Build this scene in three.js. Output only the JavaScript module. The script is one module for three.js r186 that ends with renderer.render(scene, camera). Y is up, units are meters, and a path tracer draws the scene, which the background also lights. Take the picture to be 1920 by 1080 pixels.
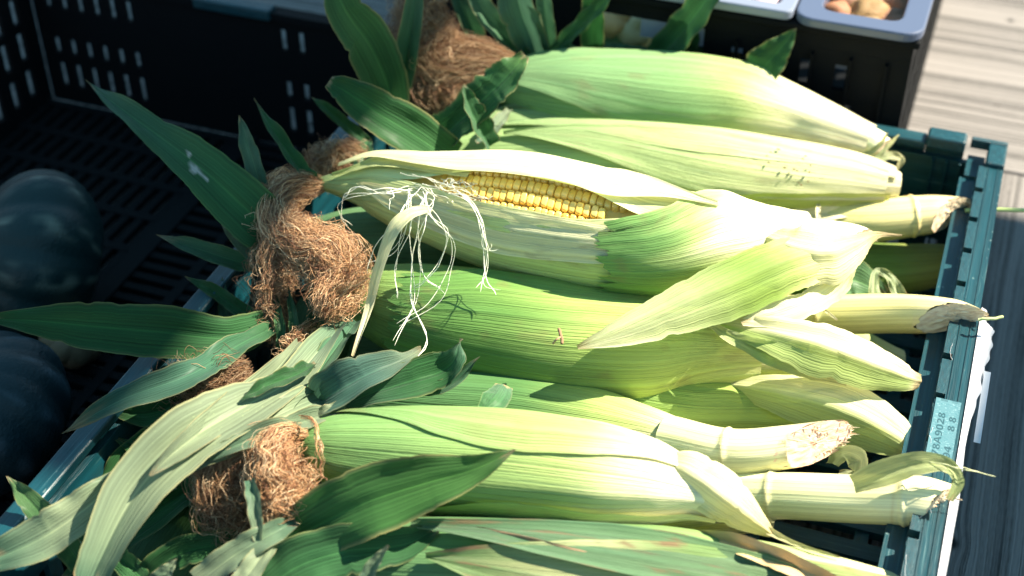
import * as THREE from 'three';
import { RoundedBoxGeometry } from 'three/addons/geometries/RoundedBoxGeometry.js';
import { mergeGeometries } from 'three/addons/utils/BufferGeometryUtils.js';
import { ImprovedNoise } from 'three/addons/math/ImprovedNoise.js';

// ---------------------------------------------------------------- camera, sky, sun, exposure
const scene = new THREE.Scene();
const camera = new THREE.PerspectiveCamera(22.9, 16 / 9, 0.05, 80);
camera.position.set(0.2096, 0.6374, 0.576);
camera.lookAt(0, 0.155, 0);
camera.focus = 0.755;
camera.userData.fStop = 6.3;
scene.add(camera);

const SUN = new THREE.Vector3(0.58, 0.76, -0.38).normalize();   // high, from behind on the right
const sun = new THREE.DirectionalLight(new THREE.Color(1, 0.9, 0.73), 4.9);
sun.position.copy(SUN).multiplyScalar(6);
sun.target.position.set(0, 0, 0);
sun.castShadow = true;
sun.shadow.mapSize.set(4096, 4096);
Object.assign(sun.shadow.camera, { left: -1.2, right: 1.2, top: 1.2, bottom: -1.2, near: 0.5, far: 14 });
sun.shadow.radius = 1;
scene.add(sun, sun.target);

{ // clear daylight sky, bluer overhead, paler at the horizon
  const w = 128, h = 64, d = new Float32Array(w * h * 4);
  for (let y = 0; y < h; y++) for (let x = 0; x < w; x++) {
    const el = ((y + 0.5) / h - 0.5) * Math.PI, s = Math.max(0, Math.sin(el)), k = Math.pow(1 - s, 3), i = (y * w + x) * 4;
    const c = el < 0 ? [0.10, 0.11, 0.11] : [0.10 + 0.24 * k, 0.24 + 0.17 * k, 0.36 + 0.10 * k];
    d[i] = c[0]; d[i + 1] = c[1]; d[i + 2] = c[2]; d[i + 3] = 1;
  }
  const t = new THREE.DataTexture(d, w, h, THREE.RGBAFormat, THREE.FloatType);
  t.mapping = THREE.EquirectangularReflectionMapping; t.magFilter = THREE.LinearFilter; t.needsUpdate = true;
  scene.background = t; scene.environment = t; scene.backgroundIntensity = 0.6; scene.environmentIntensity = 0.6;
}
const renderer = new THREE.WebGLRenderer({ antialias: true });
renderer.toneMapping = THREE.LinearToneMapping;
renderer.toneMappingExposure = 3.5;
renderer.shadowMap.enabled = true;

// ---------------------------------------------------------------- helpers
const PI = Math.PI, R = (d) => d * PI / 180;
function rng(a) { return () => { a = (a + 0x6d2b79f5) | 0; let t = Math.imul(a ^ (a >>> 15), 1 | a); t = (t + Math.imul(t ^ (t >>> 7), 61 | t)) ^ t; return ((t ^ (t >>> 14)) >>> 0) / 4294967296; }; }
const perlin = new ImprovedNoise(), noise = (x, y = 0, z = 0) => perlin.noise(x, y, z);
const V = (a) => new THREE.Vector3(a[0], a[1], a[2]);
const mix = (a, b, k) => a + (b - a) * k, clamp = (x, a = 0, b = 1) => Math.min(b, Math.max(a, x));
const smooth = (a, b, x) => { const t = clamp((x - a) / (b - a)); return t * t * (3 - 2 * t); };
const mix3 = (a, b, k) => [mix(a[0], b[0], k), mix(a[1], b[1], k), mix(a[2], b[2], k)];
// smooth curve through [[t, value], ...] (monotone between stations)
function along(list) {
  if (typeof list === 'number') return () => list;
  const n = list.length, m = [];
  for (let i = 0; i < n; i++) {
    const a = list[Math.max(0, i - 1)], b = list[i], c = list[Math.min(n - 1, i + 1)];
    const d0 = i ? (b[1] - a[1]) / (b[0] - a[0]) : 0, d1 = i < n - 1 ? (c[1] - b[1]) / (c[0] - b[0]) : 0;
    m.push(i === 0 ? d1 : i === n - 1 ? d0 : d0 * d1 <= 0 ? 0 : 2 * d0 * d1 / (d0 + d1));
  }
  return (t) => {
    if (t <= list[0][0]) return list[0][1];
    if (t >= list[n - 1][0]) return list[n - 1][1];
    let i = 0; while (t > list[i + 1][0]) i++;
    const h = list[i + 1][0] - list[i][0], s = (t - list[i][0]) / h, s2 = s * s, s3 = s2 * s;
    return (2 * s3 - 3 * s2 + 1) * list[i][1] + (s3 - 2 * s2 + s) * h * m[i] + (3 * s2 - 2 * s3) * list[i + 1][1] + (s3 - s2) * h * m[i + 1];
  };
}
const used = new Map();
function numbered(name) { const k = used.get(name) || 0; used.set(name, k + 1); return k ? name + '_' + String(k).padStart(3, '0') : name; }
function thing(name, label, category, pos, group) {
  const o = new THREE.Group(); o.name = numbered(name); o.position.copy(V(pos)); scene.add(o);
  o.userData = { label, category }; if (group) o.userData.group = group;
  return o;
}
function structure(name, pos = [0, 0, 0]) { const o = new THREE.Group(); o.name = name; o.position.copy(V(pos)); o.userData = { kind: 'structure', label: name.replace(/_/g, ' ') }; scene.add(o); return o; }
// adds a mesh whose geometry is in world metres as a part of a thing (or a sub-part of a part)
function part(parent, name, geo, mat, label, kind) {
  const p = parent.isMesh ? parent.parent : parent;
  geo.translate(-p.position.x, -p.position.y, -p.position.z);
  const m = new THREE.Mesh(geo, mat); m.name = name; m.castShadow = m.receiveShadow = true;
  if (label) m.userData.label = label; if (kind) m.userData.kind = kind;
  parent.add(m); return m;
}
// grid surface: f(u, v) -> point, uv(u, v) -> [x, y], col(u, v) -> linear rgb
function surface(f, nu, nv, uv, col, wrapV = false) {
  const p = [], t = [], c = [], idx = [];
  for (let i = 0; i <= nu; i++) for (let j = 0; j <= nv; j++) {
    const u = i / nu, v = j / nv, q = f(u, v); p.push(q.x, q.y, q.z);
    const k = uv ? uv(u, v) : [u, v]; t.push(k[0], k[1]);
    if (col) { const g = col(u, v); c.push(g[0], g[1], g[2]); }
    if (i < nu && j < nv) { const a = i * (nv + 1) + j, b = a + nv + 1; idx.push(a, b, a + 1, b, b + 1, a + 1); }
  }
  const g = new THREE.BufferGeometry();
  g.setAttribute('position', new THREE.Float32BufferAttribute(p, 3));
  g.setAttribute('uv', new THREE.Float32BufferAttribute(t, 2));
  if (col) g.setAttribute('color', new THREE.Float32BufferAttribute(c, 3));
  g.setIndex(idx); g.computeVertexNormals();
  if (wrapV) {
    const n = g.attributes.normal, a = new THREE.Vector3(), b = new THREE.Vector3();
    for (let i = 0; i <= nu; i++) { const k0 = i * (nv + 1), k1 = k0 + nv; a.fromBufferAttribute(n, k0); b.fromBufferAttribute(n, k1); a.add(b).normalize(); n.setXYZ(k0, a.x, a.y, a.z); n.setXYZ(k1, a.x, a.y, a.z); }
  }
  return g;
}
function box(x0, x1, y0, y1, z0, z1, r = 0) {
  const g = r ? new RoundedBoxGeometry(x1 - x0, y1 - y0, z1 - z0, 2, r) : new THREE.BoxGeometry(x1 - x0, y1 - y0, z1 - z0);
  g.translate((x0 + x1) / 2, (y0 + y1) / 2, (z0 + z1) / 2); return g;
}
const merge = (a) => mergeGeometries(a.map((g) => (g.index ? g.toNonIndexed() : g)));

// ---------------------------------------------------------------- textures (computed; they hold colour and fine relief only)
function texture(w, h, f, srgb = false) {
  const d = new Uint8Array(w * h * 4);
  for (let y = 0; y < h; y++) for (let x = 0; x < w; x++) {
    const c = f(x / w, y / h, x, y), i = (y * w + x) * 4;
    if (typeof c === 'number') d[i] = d[i + 1] = d[i + 2] = clamp(c) * 255; else { d[i] = clamp(c[0]) * 255; d[i + 1] = clamp(c[1]) * 255; d[i + 2] = clamp(c[2]) * 255; }
    d[i + 3] = 255;
  }
  const t = new THREE.DataTexture(d, w, h); t.wrapS = t.wrapT = THREE.RepeatWrapping; t.magFilter = THREE.LinearFilter; t.minFilter = THREE.LinearMipmapLinearFilter;
  if (srgb) t.colorSpace = THREE.SRGBColorSpace; t.needsUpdate = true; return t;
}
// veins run along u; v crosses them
function veinTables(n, seed, periods) {
  const r = rng(seed), out = new Float32Array(n);
  for (const [count, amp] of periods) { const k = Array.from({ length: count }, () => r()); for (let i = 0; i < n; i++) { const x = i / n * count, a = Math.floor(x), s = x - a; out[i] += amp * (mix(k[a % count], k[(a + 1) % count], s * s * (3 - 2 * s)) - 0.5); } }
  return out;
}
const HN = 512, huskLow = veinTables(HN, 3, [[14, 0.3], [40, 0.45]]), huskHigh = veinTables(HN, 4, [[46, 0.9], [100, 0.9], [220, 0.4]]);
const tile = (x, y, s, px, py) => { const a = x * px, b = y * py; return noise(a, b, s) * (1 - x) + noise(a - px, b, s) * x; };
const huskHeight = (u, v, y) => {
  const fleck = tile(u, v, 2.5, 60, 240);
  return 0.55 + 0.30 * huskLow[y] * (1 + 0.5 * tile(u, v, 1.2, 3, 8)) + 0.34 * huskHigh[y] * (0.75 + 0.6 * tile(u, v, 7.7, 6, 30)) + 0.10 * fleck;
};
const huskMap = texture(512, HN, (u, v, x, y) => {
  const k = huskHeight(u, v, y), blotch = tile(u, v, 5.1, 5, 9), m = 0.40 + 0.82 * k + 0.12 * blotch + 0.12 * smooth(0.3, 0.6, tile(u, v, 15.3, 110, 260));
  const dirt = smooth(0.56, 0.66, tile(u, v, 21.7, 60, 150) + 0.25 * tile(u, v, 3.9, 5, 5));
  return mix3([1.03 * m + 0.03 * blotch, m, 0.84 * (m - 0.04 + 0.05 * k)], [0.42, 0.28, 0.16], 0.8 * dirt);
});
const huskBump = texture(512, HN, (u, v, x, y) => huskHeight(u, v, y));
const LN = 512, leafLow = veinTables(LN, 8, [[10, 0.5], [26, 0.5]]), leafHigh = veinTables(LN, 9, [[34, 0.9], [64, 0.9], [130, 0.3]]);
const leafHeight = (u, v, y) => 0.5 + 0.22 * leafLow[y] + 0.36 * leafHigh[y] * (0.8 + 0.5 * tile(u, v, 3.3, 5, 12)) + 0.08 * tile(u, v, 9.1, 40, 160);
const leafMap = texture(512, LN, (u, v, x, y) => {
  const m0 = 0.25 + 0.62 * leafHeight(u, v, y) + 0.12 * tile(u, v, 4.4, 6, 5), e = Math.abs(v - 0.5) * 2;
  const rib = 1 - smooth(0.01, 0.07 + 0.01 * tile(u, v, 2, 9, 1), e), rim = smooth(0.93, 0.985, e + 0.03 * tile(u, v, 6, 50, 1));
  let c = [m0, m0, m0];
  c = mix3(c, [1.0, 0.95, 0.9], 0.85 * rib);
  const fl = tile(u, v, 12.3, 90, 50); if (fl > 0.55) c = mix3(c, [1, 1, 0.85], 0.5);
  return mix3(c, [1.0, 0.86, 0.72], 0.75 * rim);
});
const leafBump = texture(512, LN, (u, v, x, y) => leafHeight(u, v, y) - 0.35 * (1 - smooth(0, 0.05, Math.abs(v - 0.5) * 2)));
const plasticBump = texture(256, 256, (u, v) => 0.5 + 0.25 * tile(u, v, 1.5, 60, 60) + 0.25 * tile(u, v, 3.5, 25, 25));
const plasticMap = texture(512, 512, (u, v) => {
  const s = tile(u, v, 8.8, 12, 12), dust = smooth(0.1, 0.5, tile(u, v, 4.4, 40, 40)) * smooth(-0.1, 0.4, s), scr = smooth(0.42, 0.5, Math.abs(tile(u + 0.1 * v, v, 2.2, 3, 90)));
  const m = 0.72 + 0.14 * s; return mix3([m, m, m], [1, 0.97, 0.9], clamp(0.5 * dust + 0.5 * scr));
});
const tealMap = texture(1024, 1024, (u, v) => {
  const s = tile(u, v, 8.8, 6, 6), dust = smooth(0.15, 0.5, tile(u, v, 4.4, 30, 30)) * smooth(-0.05, 0.35, s), scr = smooth(0.5, 0.56, Math.abs(tile(u + 0.07 * v, v, 2.2, 4, 120))) * smooth(0.0, 0.3, tile(u, v, 1.7, 8, 8)), m = 1 + 0.25 * s;
  return mix3([0.045 * m, 0.225 * m, 0.26 * m], [0.50, 0.52, 0.50], clamp(0.45 * dust + 0.6 * scr));
}, true);
const WN = 512, woodLow = veinTables(WN, 21, [[9, 0.6], [44, 1.3]]), woodHigh = veinTables(WN, 22, [[80, 1.0], [190, 0.8]]);
const knots = [[0.21, 0.3, 0.03], [0.63, 0.72, 0.022], [0.86, 0.18, 0.026]];
const woodHeight = (u, v) => {
  let bend = 0, k = 0;
  for (const [a, b, s] of knots) { const dx = (u - a) * 3.2, dy = v - b, d = Math.hypot(dx, dy) / s; bend += Math.sign(dy || 1) * s * 0.9 * Math.exp(-d * d * 0.12); k += Math.exp(-d * d * 1.2); }
  const y = (((v - bend + 0.02 * tile(u, v, 6.6, 4, 3)) % 1) + 1) % 1 * WN, i = Math.floor(y) % WN;
  return 0.5 + 0.26 * woodLow[i] + 0.34 * woodHigh[i] * (0.7 + 0.8 * tile(u, v, 2.9, 8, 30)) + 0.1 * tile(u, v, 9.9, 60, 200) - 0.6 * clamp(k);
};
const woodMap = texture(1024, WN, (u, v) => { const h = woodHeight(u, v), c = smooth(0.1, 0.62, h), m = 0.14 + 0.80 * c + 0.25 * (h - 0.5); return [m, m * 0.985, m * 0.97]; });
const woodBump = texture(1024, WN, (u, v) => woodHeight(u, v));

// ---------------------------------------------------------------- materials
const phys = (o) => new THREE.MeshPhysicalMaterial(o), std = (o) => new THREE.MeshStandardMaterial(o);
const M = {
  husk: phys({ vertexColors: true, map: huskMap, bumpMap: huskBump, bumpScale: 0.0009, roughness: 0.55, specularIntensity: 0.5, side: THREE.DoubleSide, transmission: 0.14 }),
  huskThin: phys({ vertexColors: true, map: huskMap, bumpMap: huskBump, bumpScale: 0.0008, roughness: 0.85, specularIntensity: 0.4, clearcoat: 0.12, clearcoatRoughness: 0.4, side: THREE.DoubleSide, transmission: 0.34 }),
  leaf: phys({ vertexColors: true, map: leafMap, bumpMap: leafBump, bumpScale: 0.0007, roughness: 0.85, specularIntensity: 0.3, clearcoat: 0.12, clearcoatRoughness: 0.36, side: THREE.DoubleSide, transmission: 0.34 }),
  silk: std({ vertexColors: true, roughness: 0.6, side: THREE.DoubleSide }),
  paleSilk: std({ color: new THREE.Color(0.92, 0.92, 0.76), roughness: 0.6, side: THREE.DoubleSide }),
  kernel: phys({ vertexColors: true, roughness: 0.28, clearcoat: 0.5, clearcoatRoughness: 0.15, sheen: 0 }),
  cob: std({ color: new THREE.Color(0.86, 0.58, 0.15), roughness: 0.6 }),
  shank: phys({ vertexColors: true, map: huskMap, bumpMap: huskBump, bumpScale: 0.0002, roughness: 0.42, clearcoat: 0.2, clearcoatRoughness: 0.3, side: THREE.DoubleSide }),
  dry: std({ vertexColors: true, roughness: 0.85, bumpMap: huskBump, bumpScale: 0.0006, side: THREE.DoubleSide }),
  teal: phys({ map: tealMap, bumpMap: plasticBump, bumpScale: 0.0002, roughness: 0.36 }),
  black: phys({ color: new THREE.Color(0.005, 0.0062, 0.0075), bumpMap: plasticBump, bumpScale: 0.0003, roughness: 0.65, specularIntensity: 0.18 }),
  blueTray: phys({ color: new THREE.Color(0.075, 0.098, 0.16), roughness: 0.3 }),
  white: std({ color: new THREE.Color(0.62, 0.62, 0.64), roughness: 0.6, side: THREE.DoubleSide }),
  wood: std({ color: new THREE.Color(0.215, 0.203, 0.196), map: woodMap, bumpMap: woodBump, bumpScale: 0.0012, roughness: 0.85 }),
};

// ---------------------------------------------------------------- the setting: weathered timber deck and the paving under it
{
  const paving = new THREE.Mesh(new THREE.PlaneGeometry(160, 160).rotateX(-PI / 2), std({ color: new THREE.Color(0.20, 0.20, 0.20), roughness: 0.95 }));
  paving.name = 'pavement'; paving.position.y = -0.06; paving.userData = { kind: 'structure', label: 'grey pavement under the deck' }; paving.receiveShadow = true; scene.add(paving);
  const deck = structure('deck'), r = rng(5);
  const plank = (len, wide, x, z, turn) => {
    const g = new RoundedBoxGeometry(len, 0.03, wide, 2, 0.0012), p = g.attributes.position, n = g.attributes.normal, uv = g.attributes.uv, o = r(), q = r();
    for (let i = 0; i < p.count; i++) uv.setXY(i, p.getX(i) / 0.45 + o, (Math.abs(n.getY(i)) > 0.5 ? p.getZ(i) : p.getY(i) + p.getZ(i)) / 0.14 + q);
    if (turn) g.rotateY(PI / 2);
    g.translate(x, -0.015 - 0.0012 * r(), z);
    part(deck, 'plank', g, M.wood);
  };
  for (let x = -1.55; x < 1.6; x += 0.104) plank(1.62, 0.1032, x + 0.048, 0.345, true);          // boards running away from the camera
  for (let z = -0.52; z > -3; z -= 0.104) plank(3.3, 0.1032, 0, z, false);                     // boards laid across behind them
}
// ---------------------------------------------------------------- plant builders
// a spine runs from the silk end (t = 0) to the cut stalk (t = 1); radii are given at the same stations
function makeSpine(pts, radii) {
  const c = new THREE.CatmullRomCurve3(pts.map(V), false, 'centripetal'); c.arcLengthDivisions = 300;
  const d = [0]; for (let i = 1; i < pts.length; i++) d.push(d[i - 1] + V(pts[i]).distanceTo(V(pts[i - 1])));
  const len = d[d.length - 1], rad = along(radii.map((r, i) => [d[i] / len, r]));
  const up = new THREE.Vector3(0, 1, 0);
  const frame = (t) => {
    const k = clamp(t), P = c.getPointAt(k), T = c.getTangentAt(k), N = up.clone().addScaledVector(T, -T.y).normalize(), S = new THREE.Vector3().crossVectors(T, N);
    if (t < 0 || t > 1) P.addScaledVector(T, (t - k) * len);
    return { P, T, N, S };
  };
  const put = (t, phi, r) => { const f = frame(t); return f.P.addScaledVector(f.N, r * Math.cos(phi)).addScaledVector(f.S, r * Math.sin(phi)); };   // phi 0 is up, 90 degrees towards the front
  return { frame, put, rad, len, curve: c };
}
const colours = (stops) => { const c = [0, 1, 2].map((k) => along(stops.map((s) => [s[0], s[1][k]]))); return (t) => [c[0](t), c[1](t), c[2](t)]; };
const GREEN = { tip: [0.15, 0.30, 0.13], mid: [0.24, 0.42, 0.14], pale: [0.50, 0.60, 0.26], base: [0.86, 0.85, 0.64] };
const freshStops = [[0, GREEN.tip], [0.35, GREEN.mid], [0.68, GREEN.pale], [0.86, GREEN.base], [1, GREEN.base]];

function huskBody(parent, sp, o = {}) {
  const col = colours(o.cols || freshStops), sd = o.seed || 1, from = o.from ?? 0, to = o.to ?? 1, a0 = o.gap;
  const shape = (t, phi) => {
    const r = sp.rad(t), w = 1 + 0.030 * noise(Math.cos(phi) * 1.6 + sd, Math.sin(phi) * 1.6, t * 3) + 0.012 * Math.sin(phi * 5 + sd * 2 + t * 2.5) + 0.006 * Math.sin(phi * 11 + sd + t * 3);
    return r * w;
  };
  const g = surface((u, v) => {
    const t = mix(from, to, u); let phi = -PI + 2 * PI * v, r = shape(t, phi), lift = 0;
    if (a0) { const lo = R(a0.lo(t)), hi = R(a0.hi(t)); phi = lo + v * (2 * PI - (lo - hi)); const e = Math.min(v, 1 - v); lift = (a0.lift ?? 0.002) * Math.pow(clamp(1 - e / 0.1), 2) * smooth(0, 12, a0.lo(t) - a0.hi(t)); r = shape(t, phi); }
    return sp.put(t, phi, r + lift);
  }, o.nu || 110, o.nv || 84, (u, v) => [mix(from, to, u) * sp.len / 0.22, v * 3], (u, v) => {
    const t = mix(from, to, u), phi = v * 2 * PI; return col(clamp(t + 0.05 * noise(Math.cos(phi) * 5 + sd, Math.sin(phi) * 5, t * 1.5) + 0.02 * noise(Math.cos(phi) * 30, Math.sin(phi) * 30, sd)));
  }, !a0);
  return part(parent, 'husk', g, o.mat || M.husk, o.label);
}
// a husk leaf lying round the ear, its free end towards the silk unless o.to > o.from
function wrapLeaf(parent, sp, o) {
  const half = along(o.half), sd = o.seed || 2, col = colours(o.cols || freshStops), off = o.off ?? 0.0012, lift = along(o.lift ?? 0.0008), skew = along(o.skew ?? 0), torn = o.torn || 0;
  const at = (u, v) => {
    const jag = torn * (noise(v * 9 + sd, 3.3) + 0.6 * noise(v * 31 + sd, 7.1) + (o.slant || 0) * v);
    const s = u, t = mix(o.from, o.to + jag * u * u, s), w = R(half(s)) * (1 + 0.02 * noise(s * 14, v > 0 ? 3 : 8, sd));
    return { t, phi: R(o.phi + skew(s)) + v * w, s };
  };
  const g = surface((u, vv) => {
    const v = vv * 2 - 1, k = at(u, v), e = Math.abs(v), r = sp.rad(clamp(k.t));
    const rr = r * (1 + 0.02 * noise(Math.cos(k.phi) * 2 + sd, Math.sin(k.phi) * 2, k.t * 4)) + off + lift(k.s) * Math.pow(e, 5) + (o.end || 0) * Math.pow(k.s, 4) + 0.0008 * noise(k.s * 9, v * 3, sd) * e + (o.pleat ?? 0.00025) * Math.sin(v * 9 + sd) * smooth(0.0, 0.4, e);
    return sp.put(k.t, k.phi, rr);
  }, o.nu || 70, o.nv || 30, (u, v) => [u * Math.abs(o.to - o.from) * sp.len / 0.22 + sd * 0.37, v * (o.veins || 1) + sd * 0.13], (u, v) => { const k = at(u, v * 2 - 1), c = col(clamp(k.t + 0.08 * noise(v * 7, k.s * 1.5, sd))), n = noise(v * 5, u * 7, sd) + 0.5 * noise(v * 16, u * 20, sd) + 0.35 * Math.pow(Math.abs(v * 2 - 1), 6); return mix3(c, [0.26, 0.15, 0.10], (o.stain ?? 0.25) * smooth(0.35, 0.6, n)); });
  return part(parent, o.name || 'husk_leaf', g, o.mat || M.husk, o.label);
}
const LEAF = { deep: [0.032, 0.150, 0.040], mid: [0.055, 0.20, 0.066], glaucous: [0.10, 0.25, 0.15], pale: [0.37, 0.47, 0.28], dry: [0.50, 0.40, 0.22] };
// a free leaf along points given from its base to its tip; widths in millimetres at the same stations
function ribbon(parent, pts, widths, o = {}) {
  const c = new THREE.CatmullRomCurve3(pts.map(V), false, 'centripetal'), n = pts.length, wid = along(widths.map((w, i) => [i / (n - 1), w / 1000])), roll = along(o.roll ?? 0), fold = along(o.fold ?? 0.3);
  const n0 = V(o.n0 || [0.12, 0.78, 0.62]).normalize(), sd = o.seed || 3, long = c.getLength(), wave = (o.wave ?? 1.8) / 1000 * Math.min(1, long / 0.07), pleat = o.pleat ?? 0.0009, freq = o.freq ?? 3.5, jag = o.jag ?? 0.03, tip = o.tip || 0;
  const col = colours(o.cols || [[0, LEAF.mid], [0.6, LEAF.deep], [1, LEAF.mid]]), dry = o.dry ?? 0.94, curl = o.curl || 0;
  const frame = (u) => {
    const P = c.getPoint(u), T = c.getTangent(u), S = new THREE.Vector3().crossVectors(n0, T).normalize(), N = new THREE.Vector3().crossVectors(T, S), a = R(roll(u)), ca = Math.cos(a), sa = Math.sin(a);
    return { P, S: S.clone().multiplyScalar(ca).addScaledVector(N, sa), N: N.multiplyScalar(ca).addScaledVector(S, -sa) };
  };
  const nr = rng(sd * 77 + 5), notches = [0, 1, 2].map(() => [mix(0.3, 0.98, nr()), nr() < 0.5 ? 1 : -1, 0.17 * nr()]);
  const g = surface((u, vv) => {
    const v = vv * 2 - 1, f = frame(u), w = wid(u) / 2 * (1 + jag * (noise(u * 22, v > 0 ? 1.5 : 6.5, sd) + 0.7 * noise(u * 70, v > 0 ? 2.5 : 9.5, sd))) * (1 - notches.reduce((a, [q, s, d]) => a + (s * v > 0 ? d * Math.exp(-Math.pow((u - q) / 0.016, 2)) : 0), 0));
    const e = Math.abs(v); let x = w * v, y = 1.5 * fold(u) * w * (e - 0.4) + wave * Math.sin(freq * 2 * PI * u + sd + (v > 0 ? 1.7 : 0)) * v * v * smooth(0, 0.15, u) + 0.0005 * noise(u * 8, v * 2, sd) + pleat * Math.sin(v * 8 + sd + 1.5 * noise(u * 3, sd)) * smooth(0, 0.25, u) * (1 - 0.6 * u) * Math.min(1, w / 0.02);
    if (curl) { const a = curl * v; x = w * Math.sin(a) / curl; y += w * (1 - Math.cos(a)) / curl; }
    return f.P.addScaledVector(f.S, x).addScaledVector(f.N, y);
  }, o.nu || 56, o.nv || 14, (u, v) => [u * long / 0.2 + sd * 0.31, v], (u, v) => {
    const e = Math.abs(v * 2 - 1), b = noise(u * 4, v * 3, sd), q = col(u); let k = [q[0] * (1 + 0.2 * b), q[1] * (1 + 0.18 * b), q[2] * (1 + 0.15 * b)];
    if (o.tint) k = mix3(k, o.tint, 0.9 * (1 - smooth(0.40, 0.56, v + 0.04 * noise(u * 9, sd))) * (1 - smooth(0.8, 1, u)));
    for (const [su, sv, sr] of o.spots || []) k = mix3(k, [0.78, 0.76, 0.66], 1 - smooth(0.7, 1, Math.hypot((u - su) * 3.2, v - sv) / sr + 0.5 * noise(u * 60, v * 30, sd)));
    return mix3(k, LEAF.dry, clamp(smooth(dry, 1.02, u + 0.1 * noise(v * 6, u * 9, sd)) + (o.edge ?? 0.25) * smooth(0.86, 1, e)));
  });
  return part(parent, o.name || 'leaf', g, o.mat || M.leaf, o.label);
}
// many fine threads gathered along a guide; one mesh
function strandGeometry(list, sides = 3) {
  const p = [], c = [], idx = [], A = new THREE.Vector3(), B = new THREE.Vector3(), T = new THREE.Vector3();
  for (const s of list) {
    const q = s.pts, start = p.length / 3;
    A.set(0.3, 0.8, 0.5);
    for (let i = 0; i < q.length; i++) {
      T.subVectors(q[Math.min(i + 1, q.length - 1)], q[Math.max(i - 1, 0)]).normalize(); B.crossVectors(T, A).normalize(); A.crossVectors(B, T).normalize();
      const r = s.r * (i === q.length - 1 ? 0.35 : 1);
      for (let k = 0; k < sides; k++) { const a = 2 * PI * k / sides, x = r * Math.cos(a), y = r * Math.sin(a); p.push(q[i].x + A.x * x + B.x * y, q[i].y + A.y * x + B.y * y, q[i].z + A.z * x + B.z * y); c.push(s.c[0], s.c[1], s.c[2]); }
      if (i < q.length - 1) for (let k = 0; k < sides; k++) { const a = start + i * sides + k, b = start + i * sides + (k + 1) % sides; idx.push(a, a + sides, b, b, a + sides, b + sides); }
    }
  }
  const g = new THREE.BufferGeometry();
  g.setAttribute('position', new THREE.Float32BufferAttribute(p, 3)); g.setAttribute('color', new THREE.Float32BufferAttribute(c, 3)); g.setIndex(idx); g.computeVertexNormals(); return g;
}
const SILK = [[0.48, 0.26, 0.12], [0.64, 0.41, 0.22], [0.30, 0.14, 0.065], [0.78, 0.57, 0.35], [0.19, 0.085, 0.045]];
function silkList(guide, radii, n, seed, o = {}) {
  const r = rng(seed), c = new THREE.CatmullRomCurve3(guide.map(V), false, 'centripetal'), rad = along(radii.map((x, i) => [i / (radii.length - 1), x / 1000])), list = [], frizz = o.frizz ?? 1, tone = o.tone ?? 1;
  for (let k = 0; k < n; k++) {
    const t0 = (o.root ?? 0.3) * r() * r(), t1 = Math.min(1, t0 + mix(0.35, 1, r())), steps = o.steps || 36, hx = 2 * PI * r(), hf = mix(25, 70, r()) * (o.curls ?? 1), hr = mix(0.0004, 0.0019, r() * r()) * (o.frizz ?? 1), a = 2 * PI * r(), d = Math.sqrt(r()),  lock = rng(seed * 131 + Math.floor(k % 4 === 0 ? k + 5000 : k / 16)), la = 2 * PI * lock(), ld = Math.sqrt(lock()), tight = o.tight ?? 0.42, h = 40 * lock() + 0.6 * r(), pts = [];
    const up = new THREE.Vector3(0.2, 0.75, 0.6), ox = ld * Math.cos(la) + tight * d * Math.cos(a), oy = ld * Math.sin(la) + tight * d * Math.sin(a);
    for (let i = 0; i <= steps; i++) {
      const t = mix(t0, t1, i / steps), P = c.getPoint(t), T = c.getTangent(t), S = new THREE.Vector3().crossVectors(up, T).normalize(), N = new THREE.Vector3().crossVectors(T, S), q = rad(t), z = frizz * mix(0.10, 0.55, t) * q, hh = hr * smooth(0.15, 0.6, t), f = 5 + 5 * t;
      const wx = ox * q + z * 1.6 * noise(t * f * 1.3, h, 1.5) + 0.35 * z * noise(t * f * 4, h, 8.5) + hh * Math.cos(hx + hf * t + 6 * noise(t * 4, h, 3.1)), wy = oy * q + z * 1.6 * noise(t * f * 1.3, h, 21.5) + 0.35 * z * noise(t * f * 4, h, 28.5) + hh * Math.sin(hx + hf * t + 6 * noise(t * 4, h, 3.1)), wz = z * 1.2 * noise(t * f, h, 33.5);
      pts.push(P.addScaledVector(S, wx).addScaledVector(N, wy).addScaledVector(T, wz));
    }
    const col = SILK[Math.floor(Math.pow(r(), 1.4) * SILK.length)], m = tone * mix(0.75, 1.2, r());
    list.push({ pts, r: (o.r ?? 0.000125) * mix(0.6, 1.3, r()), c: [col[0] * m, col[1] * m, col[2] * m] });
  }
  return list;
}
function silk(parent, lists, label) { return part(parent, 'silk', strandGeometry(lists.flat()), M.silk, label); }
const thread = (pts, r, c, seed = 1, w = 0.0012) => { const k = new THREE.CatmullRomCurve3(pts.map(V), false, 'centripetal'), q = []; for (let i = 0; i <= 26; i++) { const u = i / 26, P = k.getPoint(u); P.x += w * noise(u * 4, seed * 1.37, 1.1) * Math.min(1, u * 5); P.y += w * noise(u * 4, seed * 1.37, 5.1) * Math.min(1, u * 5); P.z += w * noise(u * 4, seed * 1.37, 9.1) * Math.min(1, u * 5); q.push(P); } return { pts: q, r, c }; };

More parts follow.
